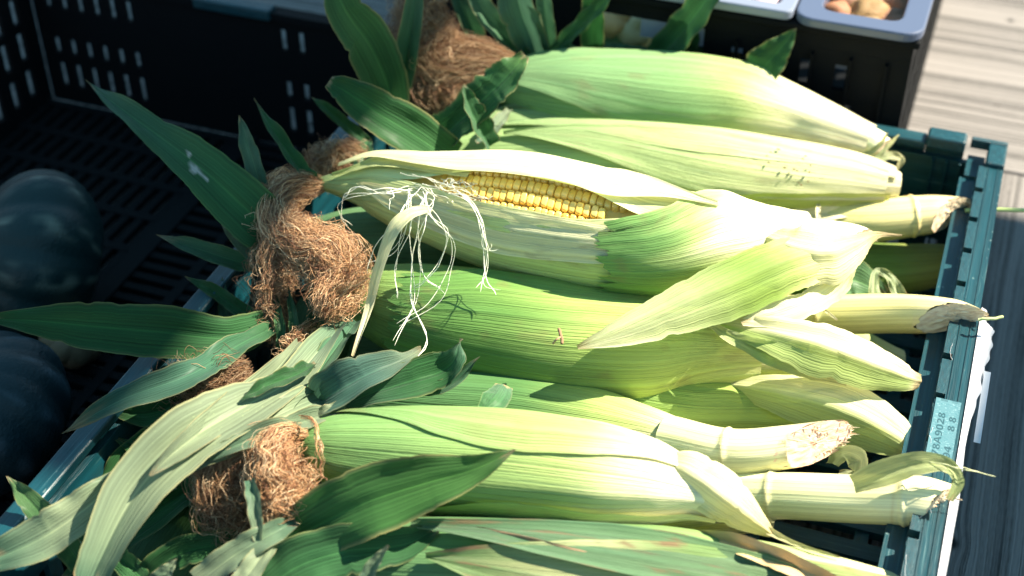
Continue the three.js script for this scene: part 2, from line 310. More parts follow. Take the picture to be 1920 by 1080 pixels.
// a bare cut stalk with node rings and a torn end
function shank(parent, pts, radii, o = {}) {
  const sp = makeSpine(pts, radii), sd = o.seed || 4, rings = o.rings || [], col = colours(o.cols || [[0, [0.74, 0.78, 0.44]], [0.5, [0.78, 0.76, 0.42]], [1, [0.80, 0.74, 0.46]]]), cut = o.cut ?? 0.1;
  const ring = (t) => rings.reduce((a, k) => a + Math.exp(-Math.pow((t - k) / 0.012, 2)), 0);
  const g = surface((u, v) => {
    const phi = v * 2 * PI, t = u * (1 - cut * (0.5 + 0.5 * Math.cos(phi - R(o.cutAt ?? 100)) + 0.12 * noise(Math.cos(phi) * 4, Math.sin(phi) * 4, sd)) * smooth(0.6, 1, u));
    return sp.put(t, phi, sp.rad(t) * (1 + 0.02 * noise(Math.cos(phi) * 2, Math.sin(phi) * 2, t * 4 + sd)) * (1 + 0.012 * Math.sin(phi * 13)) + 0.0011 * ring(t));
  }, 90, 40, (u, v) => [u * sp.len / 0.22, v * 2], (u, v) => mix3(col(u), [0.62, 0.44, 0.2], 0.55 * clamp(ring(u)) * (0.6 + 0.5 * noise(v * 9, sd))), true);
  const m = part(parent, 'shank', g, M.shank, o.label);
  // the torn end face, with fibres
  const r = rng(sd * 31), endF = [];
  const cap = surface((u, v) => {
    const phi = v * 2 * PI, t = 1 - cut * (0.5 + 0.5 * Math.cos(phi - R(o.cutAt ?? 100)) * u), rr = sp.rad(t) * u * 0.985; return sp.put(t + 0.025 * noise(u * 5, Math.cos(phi) * 3, Math.sin(phi) * 3 + sd) * (1 - u * u), phi, rr);
  }, 14, 40, (u, v) => [u, v], (u, v) => mix3(o.pink || [0.86, 0.74, 0.52], [0.52, 0.30, 0.16], clamp(0.25 + 0.8 * noise(u * 6, Math.cos(v * 2 * PI) * 4, Math.sin(v * 2 * PI) * 4 + sd))));
  part(parent, 'cut_end', cap, M.dry);
  for (let k = 0; k < (o.fibres ?? 40); k++) { const phi = 2 * PI * r(), t = 1 - cut * (0.5 + 0.5 * Math.cos(phi - R(o.cutAt ?? 100))), rr = sp.rad(t) * mix(0.5, 1.0, r()), a = sp.put(t - 0.01, phi, rr), b = sp.put(t + mix(0.005, 0.05, r() * r()), phi + 0.2 * (r() - 0.5), rr * mix(0.8, 1.1, r())); endF.push({ pts: [a, a.clone().lerp(b, 0.5), b], r: 0.0003 * mix(0.6, 1.5, r()), c: mix3([0.85, 0.78, 0.58], [0.6, 0.4, 0.24], r()) }); }
  part(parent, 'fibre', strandGeometry(endF), M.dry);
  return sp;
}

// ---------------------------------------------------------------- the ears of corn
const EARS = 'ears of corn heaped in the green crate';
const ear = (label, sp, t = 0.5) => thing('corn_ear', label, 'ear of corn', sp.frame(t).P.toArray().map((x, i) => (i === 1 ? x - sp.rad(t) : x)), EARS);
const paleStops = [[0, [0.36, 0.50, 0.20]], [0.15, [0.55, 0.64, 0.32]], [0.5, [0.68, 0.74, 0.42]], [0.8, [0.62, 0.70, 0.36]], [1, [0.86, 0.86, 0.62]]];
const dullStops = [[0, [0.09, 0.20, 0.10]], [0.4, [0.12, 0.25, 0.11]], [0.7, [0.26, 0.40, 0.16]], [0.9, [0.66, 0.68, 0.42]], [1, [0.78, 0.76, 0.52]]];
const glossyStops = [[0, [0.17, 0.31, 0.11]], [0.3, [0.27, 0.42, 0.13]], [0.55, [0.36, 0.49, 0.13]], [0.75, [0.46, 0.60, 0.18]], [0.9, [0.74, 0.76, 0.42]], [1, [0.84, 0.82, 0.56]]];
const whiteStops = [[0, [0.74, 0.79, 0.52]], [0.5, [0.86, 0.88, 0.64]], [1, [0.92, 0.90, 0.70]]];

// the opened ear on top of the heap
{
  const sp = makeSpine([[-0.1428, 0.162, -0.0464], [-0.1268, 0.162, -0.051], [-0.1088, 0.161, -0.0573], [-0.0738, 0.161, -0.0558], [-0.0076, 0.161, -0.0569], [0.0551, 0.161, -0.0608], [0.0977, 0.161, -0.0764], [0.1249, 0.159, -0.0936], [0.1449, 0.157, -0.1027]], [0.0022, 0.0082, 0.0160, 0.0240, 0.0342, 0.0316, 0.0240, 0.0128, 0.0097]);
  const t = ear('opened ear with yellow kernels showing, topmost of the heap', sp);
  // cob and kernels
  const cob = part(t, 'cob', surface((u, v) => sp.put(mix(0.06, 0.80, u), v * 2 * PI, sp.rad(mix(0.06, 0.80, u)) * 0.835), 40, 28, null, null, true), M.cob);
  const kg = new THREE.SphereGeometry(1, 10, 8), kp = kg.attributes.position;
  for (let i = 0; i < kp.count; i++) { const x = kp.getX(i), y = kp.getY(i), z = kp.getZ(i), f = (a) => Math.sign(a) * Math.pow(Math.abs(a), 0.55); kp.setXYZ(i, f(x), f(y) * (1 - 0.12 * Math.exp(-(x * x + z * z) * 6)), f(z)); }
  kg.computeVertexNormals();
  const r = rng(17), rows = 9, m4 = new THREE.Matrix4();
  for (let row = 0; row < rows; row++) for (let k = 0; k < 28; k++) {
    const tt = 0.268 + 0.0134 * (k + 0.45 * (row % 2)) + 0.0016 * (r() - 0.5), phi = R(-26 + 14.8 * row + 3 * noise(k * 0.4, row) + 1.2 * Math.sin(k * 0.25)), rr = sp.rad(tt) * 0.80;
    const lo = 48 * smooth(0.22, 0.36, tt) * (1 - smooth(0.52, 0.68, tt));
    if (phi > R(lo + 18) || phi < R(-30)) continue;
    const f = sp.frame(tt), n = f.N.clone().multiplyScalar(Math.cos(phi)).addScaledVector(f.S, Math.sin(phi)), s = new THREE.Vector3().crossVectors(f.T, n);
    const a = sp.len * 0.0077 * mix(0.92, 1.06, r()), b = rr * R(8.3) * mix(0.95, 1.08, r()), hgt = 0.0048 * mix(0.9, 1.1, r()) * smooth(0.22, 0.33, tt);
    const g = kg.clone(), w = mix(0.85, 1.12, r()), cc = mix3([0.95, 0.60, 0.10], [0.96, 0.69, 0.18], r()), ca = new Float32Array(kp.count * 3);
    for (let i = 0; i < kp.count; i++) { const q = kg.attributes.position.getY(i), e = cc; ca[i * 3] = e[0] * w; ca[i * 3 + 1] = e[1] * w; ca[i * 3 + 2] = e[2] * w; }
    g.setAttribute('color', new THREE.BufferAttribute(ca, 3));
    m4.makeBasis(f.T.clone().multiplyScalar(a), n.clone().multiplyScalar(hgt + 0.0008), s.multiplyScalar(b)); m4.setPosition(f.P.clone().addScaledVector(n, rr)); g.applyMatrix4(m4);
    part(cob, 'kernel', g, M.kernel);
  }
  // the husk, slit open along the upper front
  const bulge = (q) => smooth(0.19, 0.37, q) * (1 - smooth(0.54, 0.70, q));
  huskBody(t, sp, { seed: 3, mat: M.husk, cols: paleStops, nv: 110, gap: { lo: (q) => 33 + 13 * bulge(q), hi: (q) => 33 - 19 * bulge(q), lift: 0.0022 } });
  // pale inner husks: the upper lip, the lower lip and the folds towards the silk
  wrapLeaf(t, sp, { phi: -20, half: [[0, 3], [0.1, 10], [0.3, 34], [0.6, 38], [0.85, 26], [1, 8]], skew: [[0, 34], [0.2, 14], [0.4, 0], [1, 4]], from: 0.80, to: 0.05, off: 0.0040, lift: 0.0010, cols: whiteStops, mat: M.huskThin, seed: 5 });
  wrapLeaf(t, sp, { phi: 12, half: [[0, 12], [0.5, 16], [1, 5]], skew: [[0, 0], [0.5, -8], [1, 8]], from: 0.34, to: 0.04, off: 0.0020, lift: 0.0016, cols: paleStops, mat: M.huskThin, seed: 15 });
  wrapLeaf(t, sp, { phi: 70, half: [[0, 18], [0.3, 21], [0.7, 20], [1, 6]], skew: [[0, -6], [0.4, 0], [0.8, -6], [1, -14]], from: 0.625, to: 0.10, off: 0.0014, lift: 0.0012, cols: whiteStops, mat: M.huskThin, seed: 9, torn: 0.03 });
  wrapLeaf(t, sp, { phi: 104, half: [[0, 50], [0.5, 46], [0.85, 30], [1, 6]], from: 0.70, to: 0.06, off: 0.0006, lift: 0.0006, cols: [[0, [0.48, 0.62, 0.28]], [0.3, [0.60, 0.74, 0.36]], [0.7, [0.54, 0.70, 0.28]], [1, [0.78, 0.82, 0.52]]], seed: 21 });
  // the green outer husk left at the stalk end, torn off in a ragged line
  wrapLeaf(t, sp, { phi: 92, half: [[0, 150], [0.45, 120], [0.75, 70], [1, 48]], from: 0.99, to: 0.62, off: 0.0030, lift: 0.0004, end: 0.0009, torn: 0.030, slant: 0.2, cols: [[0, [0.16, 0.34, 0.13]], [0.66, [0.16, 0.34, 0.11]], [0.76, [0.46, 0.60, 0.26]], [0.85, [0.92, 0.91, 0.70]], [1, [0.93, 0.91, 0.7]]], seed: 12, nu: 60, nv: 60, veins: 2.2, label: 'green outer husk torn off in a ragged line' });
  // stalk, torn sheath and the peeled leaf that lies over the next ear
  shank(t, [[0.1219, 0.157, -0.0943], [0.1476, 0.156, -0.1051], [0.1681, 0.154, -0.1122], [0.1803, 0.152, -0.1145]], [0.0100, 0.0092, 0.0080, 0.0060], { seed: 6, cut: 0.25, cutAt: 90, cols: whiteStops });
  ribbon(t, [[0.1179, 0.166, -0.0797], [0.1382, 0.171, -0.066], [0.1582, 0.17, -0.0695], [0.1704, 0.167, -0.0866], [0.182, 0.163, -0.1074], [0.1945, 0.162, -0.1129]], [18, 35, 33, 21, 4, 1], { cols: [[0, LEAF.pale], [0.25, [0.84, 0.84, 0.56]], [0.6, [0.80, 0.80, 0.48]], [1, [0.80, 0.56, 0.36]]], mat: M.huskThin, fold: -0.35, wave: 0.8, jag: 0.07, dry: 0.62, seed: 8, name: 'husk_leaf', nu: 70, nv: 20, label: 'torn sheath leaf round the stalk with a browned edge' });
  ribbon(t, [[0.1769, 0.158, -0.1009], [0.1552, 0.168, -0.0713], [0.1407, 0.171, -0.0535], [0.1196, 0.168, -0.0309], [0.0961, 0.162, -0.0099], [0.0696, 0.152, 0.0087], [0.045, 0.142, 0.021]], [8, 27, 31, 32, 28, 18, 2], { pleat: 0.0014, cols: [[0, [0.86, 0.84, 0.58]], [0.22, [0.62, 0.68, 0.34]], [0.45, [0.30, 0.46, 0.12]], [0.68, [0.54, 0.64, 0.35]], [1, [0.80, 0.80, 0.58]]], mat: M.huskThin, fold: [[0, -0.4], [0.5, -0.4], [1, 0.05]], wave: 2.0, freq: 1.6, jag: 0.05, seed: 10, edge: 0.1, name: 'husk_leaf', label: 'peeled husk leaf bent back over the next ear', nu: 90, nv: 24 });
  ribbon(t, [[0.173, 0.154, -0.0823], [0.1649, 0.15, -0.0642], [0.1439, 0.15, -0.0353], [0.1235, 0.148, -0.0227]], [4, 15, 16, 5], { cols: whiteStops, mat: M.huskThin, fold: 0.2, wave: 1, freq: 4, jag: 0.1, seed: 11, name: 'husk_leaf', roll: 15 });
  ribbon(t, [[0.149, 0.148, -0.074], [0.1557, 0.143, -0.0627], [0.1716, 0.145, -0.046]], [2.6, 2.4, 1.2], { cols: whiteStops, mat: M.huskThin, wave: 0.2, seed: 13, name: 'husk_strip' });
  ribbon(t, [[-0.138, 0.165, -0.0422], [-0.146, 0.172, -0.042], [-0.1633, 0.183, -0.0508], [-0.1925, 0.195, -0.0724]], [6.5, 8.5, 8.5, 0.5], { seed: 4, fold: 0.5, roll: 20 });
  // brown silk, and the white silk drawn out through the slit
  silk(t, [silkList([[-0.1359, 0.161, -0.0493], [-0.1474, 0.164, -0.0362], [-0.1502, 0.164, -0.0158], [-0.1406, 0.159, -0.0014], [-0.1216, 0.157, 0.0064], [-0.1035, 0.153, 0.0101], [-0.0968, 0.145, 0.0165], [-0.0911, 0.15, 0.0464]], [3, 8, 9, 10, 12, 13.5, 12, 7], 2400, 31, { root: 0.35, frizz: 1.3 }),
    silkList([[-0.1474, 0.153, -0.0134], [-0.1409, 0.152, 0.0159], [-0.1365, 0.134, 0.0317], [-0.1239, 0.12, 0.0493]], [8, 9, 8, 5], 170, 32, { frizz: 1.6, tone: 0.8 }),
    silkList([[-0.1432, 0.166, -0.0387], [-0.1557, 0.167, -0.0326], [-0.1567, 0.159, -0.0124], [-0.1502, 0.153, 0.0044]], [4, 8, 8, 9], 260, 33, { frizz: 1.7, tone: 1.25 })], 'brown dried silk bunched below the tip');
  const pale = [], pc = [0.86, 0.85, 0.6], rr = rng(77);
  const fall = [
    [[-0.0619, 0.189, -0.0225], [-0.0494, 0.195, -0.0122], [-0.05, 0.193, 0.0053], [-0.0536, 0.167, 0.0054], [-0.0525, 0.145, 0.0158], [-0.048, 0.144, 0.0517]],
    [[-0.0591, 0.189, -0.0235], [-0.0517, 0.196, 0.001], [-0.0529, 0.187, 0.008], [-0.0573, 0.163, 0.0063], [-0.0534, 0.147, 0.0187], [-0.0344, 0.139, 0.0405], [-0.0305, 0.146, 0.0707]],
    [[-0.0573, 0.191, -0.0194], [-0.0419, 0.194, 0.0039], [-0.0354, 0.179, 0.0004], [-0.0341, 0.159, 0.0026], [-0.0393, 0.149, 0.0163], [-0.0561, 0.139, 0.034]],
    [[-0.0601, 0.191, -0.0184], [-0.0448, 0.195, 0.0012], [-0.0378, 0.183, 0.0018], [-0.0405, 0.162, 0.004], [-0.0472, 0.155, 0.0121], [-0.0539, 0.151, 0.0117]],
    [[-0.0593, 0.191, -0.0203], [-0.0473, 0.192, 0.0081], [-0.0525, 0.171, 0.0055], [-0.0481, 0.155, 0.0099], [-0.0364, 0.152, 0.0117]],
    [[-0.0659, 0.187, -0.0241], [-0.0605, 0.193, 0.0012], [-0.0616, 0.189, 0.0115], [-0.0781, 0.165, 0.0063], [-0.0806, 0.151, 0.0137]],
    [[-0.0643, 0.188, -0.0243], [-0.0612, 0.195, -0.0079], [-0.0574, 0.191, 0.0103], [-0.0684, 0.168, 0.006], [-0.0887, 0.149, 0.0034]],
    [[-0.0432, 0.19, -0.0277], [-0.0279, 0.195, -0.013], [-0.0183, 0.189, -0.0017], [-0.0187, 0.169, -0.0044], [-0.0136, 0.156, 0.0013], [-0.0069, 0.155, 0.005]],
    [[-0.0456, 0.189, -0.0295], [-0.0311, 0.196, -0.0173], [-0.0197, 0.195, -0.008], [-0.0159, 0.185, -0.0032], [-0.0173, 0.163, -0.0031], [-0.0162, 0.155, 0.0084]],
    [[-0.0499, 0.187, -0.0322], [-0.0322, 0.195, -0.0169], [-0.0201, 0.191, -0.0033], [-0.0166, 0.173, -0.0047], [-0.0132, 0.175, -0.0072]],
    [[-0.0768, 0.182, -0.0336], [-0.089, 0.186, -0.0173], [-0.1071, 0.179, -0.0159], [-0.1111, 0.165, -0.02], [-0.1097, 0.153, -0.0243]],
    [[-0.0737, 0.183, -0.0343], [-0.0841, 0.189, -0.0177], [-0.1036, 0.183, -0.0235], [-0.1098, 0.175, -0.0211]],
    [[-0.0856, 0.186, -0.0242], [-0.0745, 0.192, -0.0132], [-0.0727, 0.187, -0.0062]],
    [[-0.0698, 0.186, -0.0254], [-0.0566, 0.19, 0.0085], [-0.0636, 0.162, 0.0124], [-0.0597, 0.147, 0.0211]]];
  fall.forEach((g, i) => { for (let k = 0; k < (i < 10 ? 2 : 2); k++) pale.push(thread(g.map((p) => p.map((x) => x + 0.0046 * (rr() - 0.5))), 0.0002 * mix(0.5, 1.2, rr()), pc, i * 3 + k, 0.0022)); });
  part(t, 'silk_strands', strandGeometry(pale, 4), M.paleSilk, 'white silk strands drawn out through the slit');
  const inner = [];
  for (let k = 0; k < 34; k++) { const a = sp.put(0.20 + 0.14 * rr(), R(24 + 40 * rr()), 0.0265), b = sp.put(0.30 + 0.12 * rr(), R(26 + 34 * rr()), sp.rad(0.34) * 0.97 + 0.002); inner.push(thread([a.toArray(), a.clone().lerp(b, 0.5).add(new THREE.Vector3(0, 0.001, 0)).toArray(), b.toArray()], 0.0002, [0.86, 0.80, 0.5], k, 0.003)); }
  part(t, 'inner_silk', strandGeometry(inner), M.paleSilk);
  ribbon(t, [[-0.0475, 0.195, -0.0021], [-0.0528, 0.199, 0.0091], [-0.0588, 0.195, 0.0193], [-0.0666, 0.171, 0.026], [-0.071, 0.147, 0.0351], [-0.0651, 0.142, 0.0685]], [3, 6.5, 7.5, 6, 4.5, 1.5], { cols: whiteStops, mat: M.huskThin, wave: 0.6, freq: 3, fold: 0.3, seed: 14, name: 'husk_strip', label: 'white husk strip hanging among the silk' });
}

// the broad ear in front of it
{
  const sp = makeSpine([[-0.1065, 0.124, 0.0054], [-0.0887, 0.116, -0.0065], [-0.0558, 0.114, -0.0085], [-0.0171, 0.113, -0.011], [0.0242, 0.113, -0.0134], [0.0689, 0.113, -0.0222], [0.0974, 0.114, -0.0314], [0.1265, 0.116, -0.037], [0.1553, 0.117, -0.0434]], [0.0120, 0.0215, 0.0290, 0.0325, 0.0320, 0.0290, 0.0215, 0.0160, 0.0140]);
  const t = ear('broad glossy green ear lying directly in front of the opened ear', sp);
  huskBody(t, sp, { seed: 8, cols: glossyStops });
  wrapLeaf(t, sp, { phi: 40, half: [[0, 60], [0.3, 80], [0.7, 70], [0.95, 48], [1, 44]], skew: [[0, 0], [1, 18]], from: 0.92, to: 0.17, off: 0.0022, lift: 0.0012, end: 0.003, torn: 0.035, cols: [[0, [0.09, 0.21, 0.07]], [0.35, [0.14, 0.30, 0.08]], [0.58, [0.38, 0.53, 0.17]], [0.8, [0.55, 0.66, 0.22]], [1, [0.82, 0.82, 0.5]]], seed: 24, veins: 2.4, nu: 90, nv: 44 });
  ribbon(t, [[-0.0842, 0.128, 0.0251], [-0.0796, 0.138, 0.0605], [-0.0739, 0.148, 0.1021], [-0.0733, 0.152, 0.1309]], [8, 12, 12, 4], { seed: 201, cols: [[0, LEAF.glaucous], [1, LEAF.mid]], fold: 0.5 });
  ribbon(t, [[-0.0878, 0.168, 0.143], [-0.0812, 0.168, 0.1291], [-0.0761, 0.16, 0.1085], [-0.0753, 0.152, 0.0898]], [1, 8, 9, 3], { seed: 202, cols: [[0, LEAF.deep], [1, LEAF.deep]], fold: 0.5, edge: 0.4 });
  ribbon(t, [[-0.0499, 0.144, 0.1079], [-0.0603, 0.156, 0.1355], [-0.0743, 0.162, 0.1598], [-0.0916, 0.158, 0.1785]], [6, 10, 10, 2], { seed: 203, cols: [[0, LEAF.pale], [1, LEAF.glaucous]], fold: 0.6, edge: 0.4 });
  ribbon(t, [[-0.1, 0.138, 0.0632], [-0.0958, 0.146, 0.0945], [-0.0944, 0.156, 0.1283], [-0.0939, 0.166, 0.1597], [-0.098, 0.17, 0.1862], [-0.104, 0.166, 0.201]], [4, 9, 13, 14, 10, 1], { seed: 204, cols: [[0, LEAF.pale], [1, LEAF.pale]], fold: 0.7, roll: -25, edge: 0.4, wave: 2 });
  shank(t, [[0.1438, 0.116, -0.0414], [0.1731, 0.116, -0.0443], [0.1964, 0.115, -0.0464]], [0.0145, 0.0140, 0.0125], { seed: 16, rings: [0.3], cut: 0.1 });
  ribbon(t, [[0.1067, 0.14, -0.0279], [0.1359, 0.147, -0.0199], [0.1651, 0.149, -0.0159], [0.1936, 0.142, -0.0193], [0.2136, 0.133, -0.0257], [0.2213, 0.129, -0.0296]], [8, 20, 31, 27, 15, 8], { cols: [[0, [0.60, 0.62, 0.36]], [0.3, [0.80, 0.80, 0.58]], [0.8, [0.84, 0.80, 0.58]], [1, [0.80, 0.62, 0.40]]], mat: M.huskThin, fold: [[0, 0.3], [0.5, -0.35], [1, -0.3]], roll: [[0, -20], [1, 5]], wave: 1, jag: 0.05, dry: 0.86, seed: 27, edge: 0.15, tint: [0.36, 0.50, 0.16], name: 'husk_leaf', label: 'pale husk leaf reaching over the stalk', nu: 70, nv: 20 });
  ribbon(t, [[0.1023, 0.142, -0.0247], [0.126, 0.142, -0.0141], [0.1528, 0.14, -0.0115], [0.1847, 0.13, -0.0155]], [3, 8, 15, 5], { cols: [[0, [0.72, 0.74, 0.46]], [0.5, [0.36, 0.5, 0.2]], [1, [0.8, 0.78, 0.5]]], mat: M.huskThin, fold: 0.35, roll: 20, seed: 28, name: 'husk_leaf' });
  ribbon(t, [[-0.1307, 0.126, 0.0445], [-0.1413, 0.132, 0.0668], [-0.1734, 0.14, 0.0838], [-0.2052, 0.144, 0.0957], [-0.2372, 0.148, 0.1071], [-0.2637, 0.15, 0.117]], [17, 23, 29, 27, 15, 1], { seed: 31, fold: [[0, 0.4], [0.4, 0.16], [1, 0.1]], cols: [[0, LEAF.mid], [0.4, LEAF.deep], [1, LEAF.deep]], roll: -4, nu: 80 });
  ribbon(t, [[-0.1255, 0.128, 0.0462], [-0.1318, 0.136, 0.077], [-0.1383, 0.142, 0.1096], [-0.1617, 0.142, 0.1391], [-0.1844, 0.132, 0.1634]], [9, 14, 16, 13, 0.5], { seed: 33, fold: 0.2, cols: [[0, LEAF.mid], [0.6, [0.07, 0.20, 0.13]], [1, LEAF.glaucous]], wave: 2, jag: 0.06, dry: 0.82, edge: 0.35, nu: 80 });
  ribbon(t, [[-0.1563, 0.13, 0.0015], [-0.171, 0.134, 0.0059], [-0.1929, 0.14, 0.0096], [-0.2173, 0.146, 0.0131]], [8, 12, 10, 0.5], { seed: 35, fold: 0.5, cols: [[0, LEAF.mid], [1, LEAF.glaucous]], dry: 0.8 });
  ribbon(t, [[-0.1369, 0.118, 0.0345], [-0.1545, 0.122, 0.0327], [-0.1745, 0.126, 0.027], [-0.1935, 0.13, 0.0254]], [7, 9, 8, 0.5], { seed: 36, fold: 0.4 });
  ribbon(t, [[-0.0897, 0.13, 0.0257], [-0.0836, 0.144, 0.0694], [-0.08, 0.156, 0.1112], [-0.0883, 0.166, 0.149], [-0.0996, 0.168, 0.1793], [-0.1103, 0.158, 0.2059], [-0.1154, 0.14, 0.2313], [-0.1178, 0.128, 0.2446]], [10, 15, 19, 28, 29, 27, 18, 14], { seed: 37, fold: [[0, 0.5], [0.35, 0.12], [0.7, 0.45], [1, 0.3]], cols: [[0, LEAF.glaucous], [0.3, LEAF.pale], [0.7, LEAF.pale], [1, LEAF.glaucous]], wave: 2.2, freq: 2.6, pleat: 0.0009, nu: 110, nv: 24, roll: [[0, 10], [1, -15]] });
  ribbon(t, [[-0.1234, 0.15, 0.1824], [-0.1283, 0.15, 0.2035], [-0.136, 0.146, 0.2196], [-0.1481, 0.14, 0.2336], [-0.1671, 0.132, 0.2467]], [4, 15, 20, 21, 12], { seed: 38, fold: 0.25, cols: [[0, LEAF.glaucous], [0.5, LEAF.pale], [1, LEAF.glaucous]], nu: 70, roll: [[0, -20], [1, 5]] });
  ribbon(t, [[-0.0637, 0.136, 0.0864], [-0.0651, 0.148, 0.1126], [-0.0754, 0.156, 0.143], [-0.0907, 0.156, 0.1681], [-0.1097, 0.148, 0.1874]], [12, 19, 19, 15, 4], { seed: 39, fold: 0.3, cols: [[0, LEAF.glaucous], [0.5, LEAF.pale], [1, LEAF.glaucous]], roll: 5, nu: 70 });
  for (const [i, k] of [[[-0.1285, 0.11, 0.0955], [-0.1404, 0.112, 0.1198], [-0.1618, 0.104, 0.1402], [-0.1756, 0.094, 0.1577]], [[-0.1084, 0.112, 0.1081], [-0.1198, 0.116, 0.1378], [-0.1412, 0.112, 0.1454], [-0.1763, 0.106, 0.1349]], [[-0.1176, 0.106, 0.122], [-0.1293, 0.106, 0.1512], [-0.142, 0.1, 0.1735], [-0.16, 0.096, 0.1858]], [[-0.1294, 0.114, 0.0868], [-0.1453, 0.118, 0.1041], [-0.1617, 0.116, 0.1211], [-0.1857, 0.114, 0.1253]], [[-0.1152, 0.108, 0.1481], [-0.1251, 0.108, 0.1734], [-0.1384, 0.104, 0.2025], [-0.1516, 0.1, 0.2251]]].entries()) ribbon(t, k, [10, 18, 15, 1], { seed: 210 + i, cols: [[0, LEAF.deep], [1, LEAF.deep]], fold: 0.4, edge: 0.3 });  // dark leaves added where only shade lies, covering the sunlit left wall
  silk(t, [silkList([[-0.1231, 0.124, 0.0779], [-0.1348, 0.124, 0.0923], [-0.1516, 0.116, 0.0995], [-0.1541, 0.106, 0.1137]], [8, 15, 16, 13], 420, 41, { tone: 0.6, frizz: 1.2 }),
    silkList([[-0.1021, 0.13, 0.0342], [-0.1066, 0.134, 0.0509], [-0.1072, 0.132, 0.063], [-0.1069, 0.126, 0.0744]], [4, 5, 5, 3], 60, 42, { frizz: 2 })], 'dark dried silk');
}

// the front ear
{
  const sp = makeSpine([[-0.0692, 0.14, 0.1403], [-0.0584, 0.138, 0.1342], [-0.0408, 0.136, 0.1285], [-0.0017, 0.135, 0.1191], [0.0371, 0.135, 0.1097], [0.0762, 0.135, 0.1025], [0.1071, 0.135, 0.097], [0.1306, 0.134, 0.0949], [0.1492, 0.131, 0.0945]], [0.0050, 0.0135, 0.0198, 0.0256, 0.0272, 0.0262, 0.0205, 0.0120, 0.0085]);
  const t = ear('smooth green ear with hanging silk, nearest of the whole ears', sp);
  const hs = [[0, [0.15, 0.31, 0.12]], [0.3, [0.24, 0.42, 0.16]], [0.6, [0.42, 0.56, 0.22]], [0.78, [0.80, 0.83, 0.54]], [0.9, [0.92, 0.91, 0.70]], [1, [0.92, 0.90, 0.68]]];
  huskBody(t, sp, { seed: 13, cols: hs });
  wrapLeaf(t, sp, { phi: 150, half: [[0, 55], [0.5, 70], [1, 12]], from: 0.97, to: 0.12, off: 0.0016, lift: 0.0009, cols: hs, seed: 51, veins: 2.4 });
  wrapLeaf(t, sp, { phi: -60, half: [[0, 60], [0.5, 90], [1, 20]], from: 0.98, to: 0.03, off: 0.0009, lift: 0.0005, cols: hs, seed: 52, veins: 2.6 });
  ribbon(t, [[0.1106, 0.149, 0.0954], [0.1249, 0.15, 0.0981], [0.1415, 0.143, 0.1001], [0.1555, 0.134, 0.1006], [0.1689, 0.126, 0.1013]], [9, 22, 25, 17, 4], { cols: [[0, [0.72, 0.76, 0.44]], [0.4, [0.82, 0.83, 0.58]], [1, [0.84, 0.74, 0.42]]], mat: M.huskThin, fold: -0.4, seed: 53, edge: 0.1, wave: 0.7, name: 'husk_leaf', label: 'pale husk leaf tapering to a thread', nu: 60 });
  ribbon(t, [[0.1665, 0.127, 0.1006], [0.1774, 0.126, 0.1029], [0.1878, 0.126, 0.1044], [0.2014, 0.124, 0.1028]], [4, 2.6, 2.2, 0.8], { cols: [[0, [0.8, 0.78, 0.5]], [1, [0.6, 0.68, 0.34]]], mat: M.huskThin, fold: 0.6, wave: 0.2, seed: 54, name: 'husk_strip' });
  silk(t, [silkList([[-0.0606, 0.148, 0.1395], [-0.0719, 0.152, 0.1504], [-0.0853, 0.144, 0.1599], [-0.0858, 0.13, 0.1678], [-0.0771, 0.118, 0.1733], [-0.0695, 0.11, 0.1757]], [4, 8, 13, 15, 14, 7], 1300, 55, { tone: 0.62, frizz: 1.0, curls: 0.7 }),
    silkList([[-0.0587, 0.15, 0.137], [-0.0632, 0.157, 0.1495], [-0.0622, 0.154, 0.1621], [-0.055, 0.142, 0.1687], [-0.0468, 0.13, 0.175]], [3, 6, 10, 12, 11], 900, 56, { tone: 1.05, curls: 0.45, frizz: 1.2 }),
    silkList([[-0.0592, 0.148, 0.1422], [-0.0572, 0.15, 0.1514], [-0.0515, 0.14, 0.1579], [-0.0478, 0.13, 0.1652]], [3, 5, 3, 4], 40, 57, { frizz: 1.5, tone: 1.1, curls: 0.3 }),
    silkList([[-0.0606, 0.16, 0.1369], [-0.0499, 0.166, 0.1429], [-0.0424, 0.164, 0.1534], [-0.0391, 0.152, 0.1602], [-0.0363, 0.148, 0.1625]], [2, 2, 2.5, 2.5, 3], 14, 58, { tone: 1.1, r: 0.0002, curls: 0.25, frizz: 0.8 })], 'brown dried silk hanging in front of the tip');
  ribbon(t, [[-0.0651, 0.156, 0.1794], [-0.0587, 0.154, 0.1877], [-0.0538, 0.146, 0.1956], [-0.0506, 0.136, 0.2026]], [5, 7, 6, 1], { seed: 59, fold: 0.5, cols: [[0, LEAF.glaucous], [1, LEAF.pale]], edge: 0.5 });
  ribbon(t, [[-0.0695, 0.14, 0.1083], [-0.0561, 0.156, 0.1114], [-0.0423, 0.164, 0.1019], [-0.0302, 0.162, 0.0834], [-0.0252, 0.158, 0.0678]], [14, 23, 20, 10, 2], { seed: 60, fold: [[0, 0.5], [1, 0.3]], cols: [[0, LEAF.glaucous], [0.5, [0.08, 0.20, 0.15]], [1, LEAF.pale]], wave: 1.5, roll: -8 });
  ribbon(t, [[-0.0561, 0.138, 0.102], [-0.0381, 0.152, 0.1001], [-0.0221, 0.156, 0.0892], [-0.0099, 0.156, 0.0762], [-0.0047, 0.162, 0.0728], [-0.0038, 0.17, 0.0656]], [6, 14, 20, 19, 13, 1], { seed: 61, fold: 0.3, cols: [[0, LEAF.glaucous], [0.5, LEAF.deep], [1, LEAF.glaucous]], wave: 2.5, freq: 2.2, roll: [[0, 0], [0.7, 0], [1, 60]] });
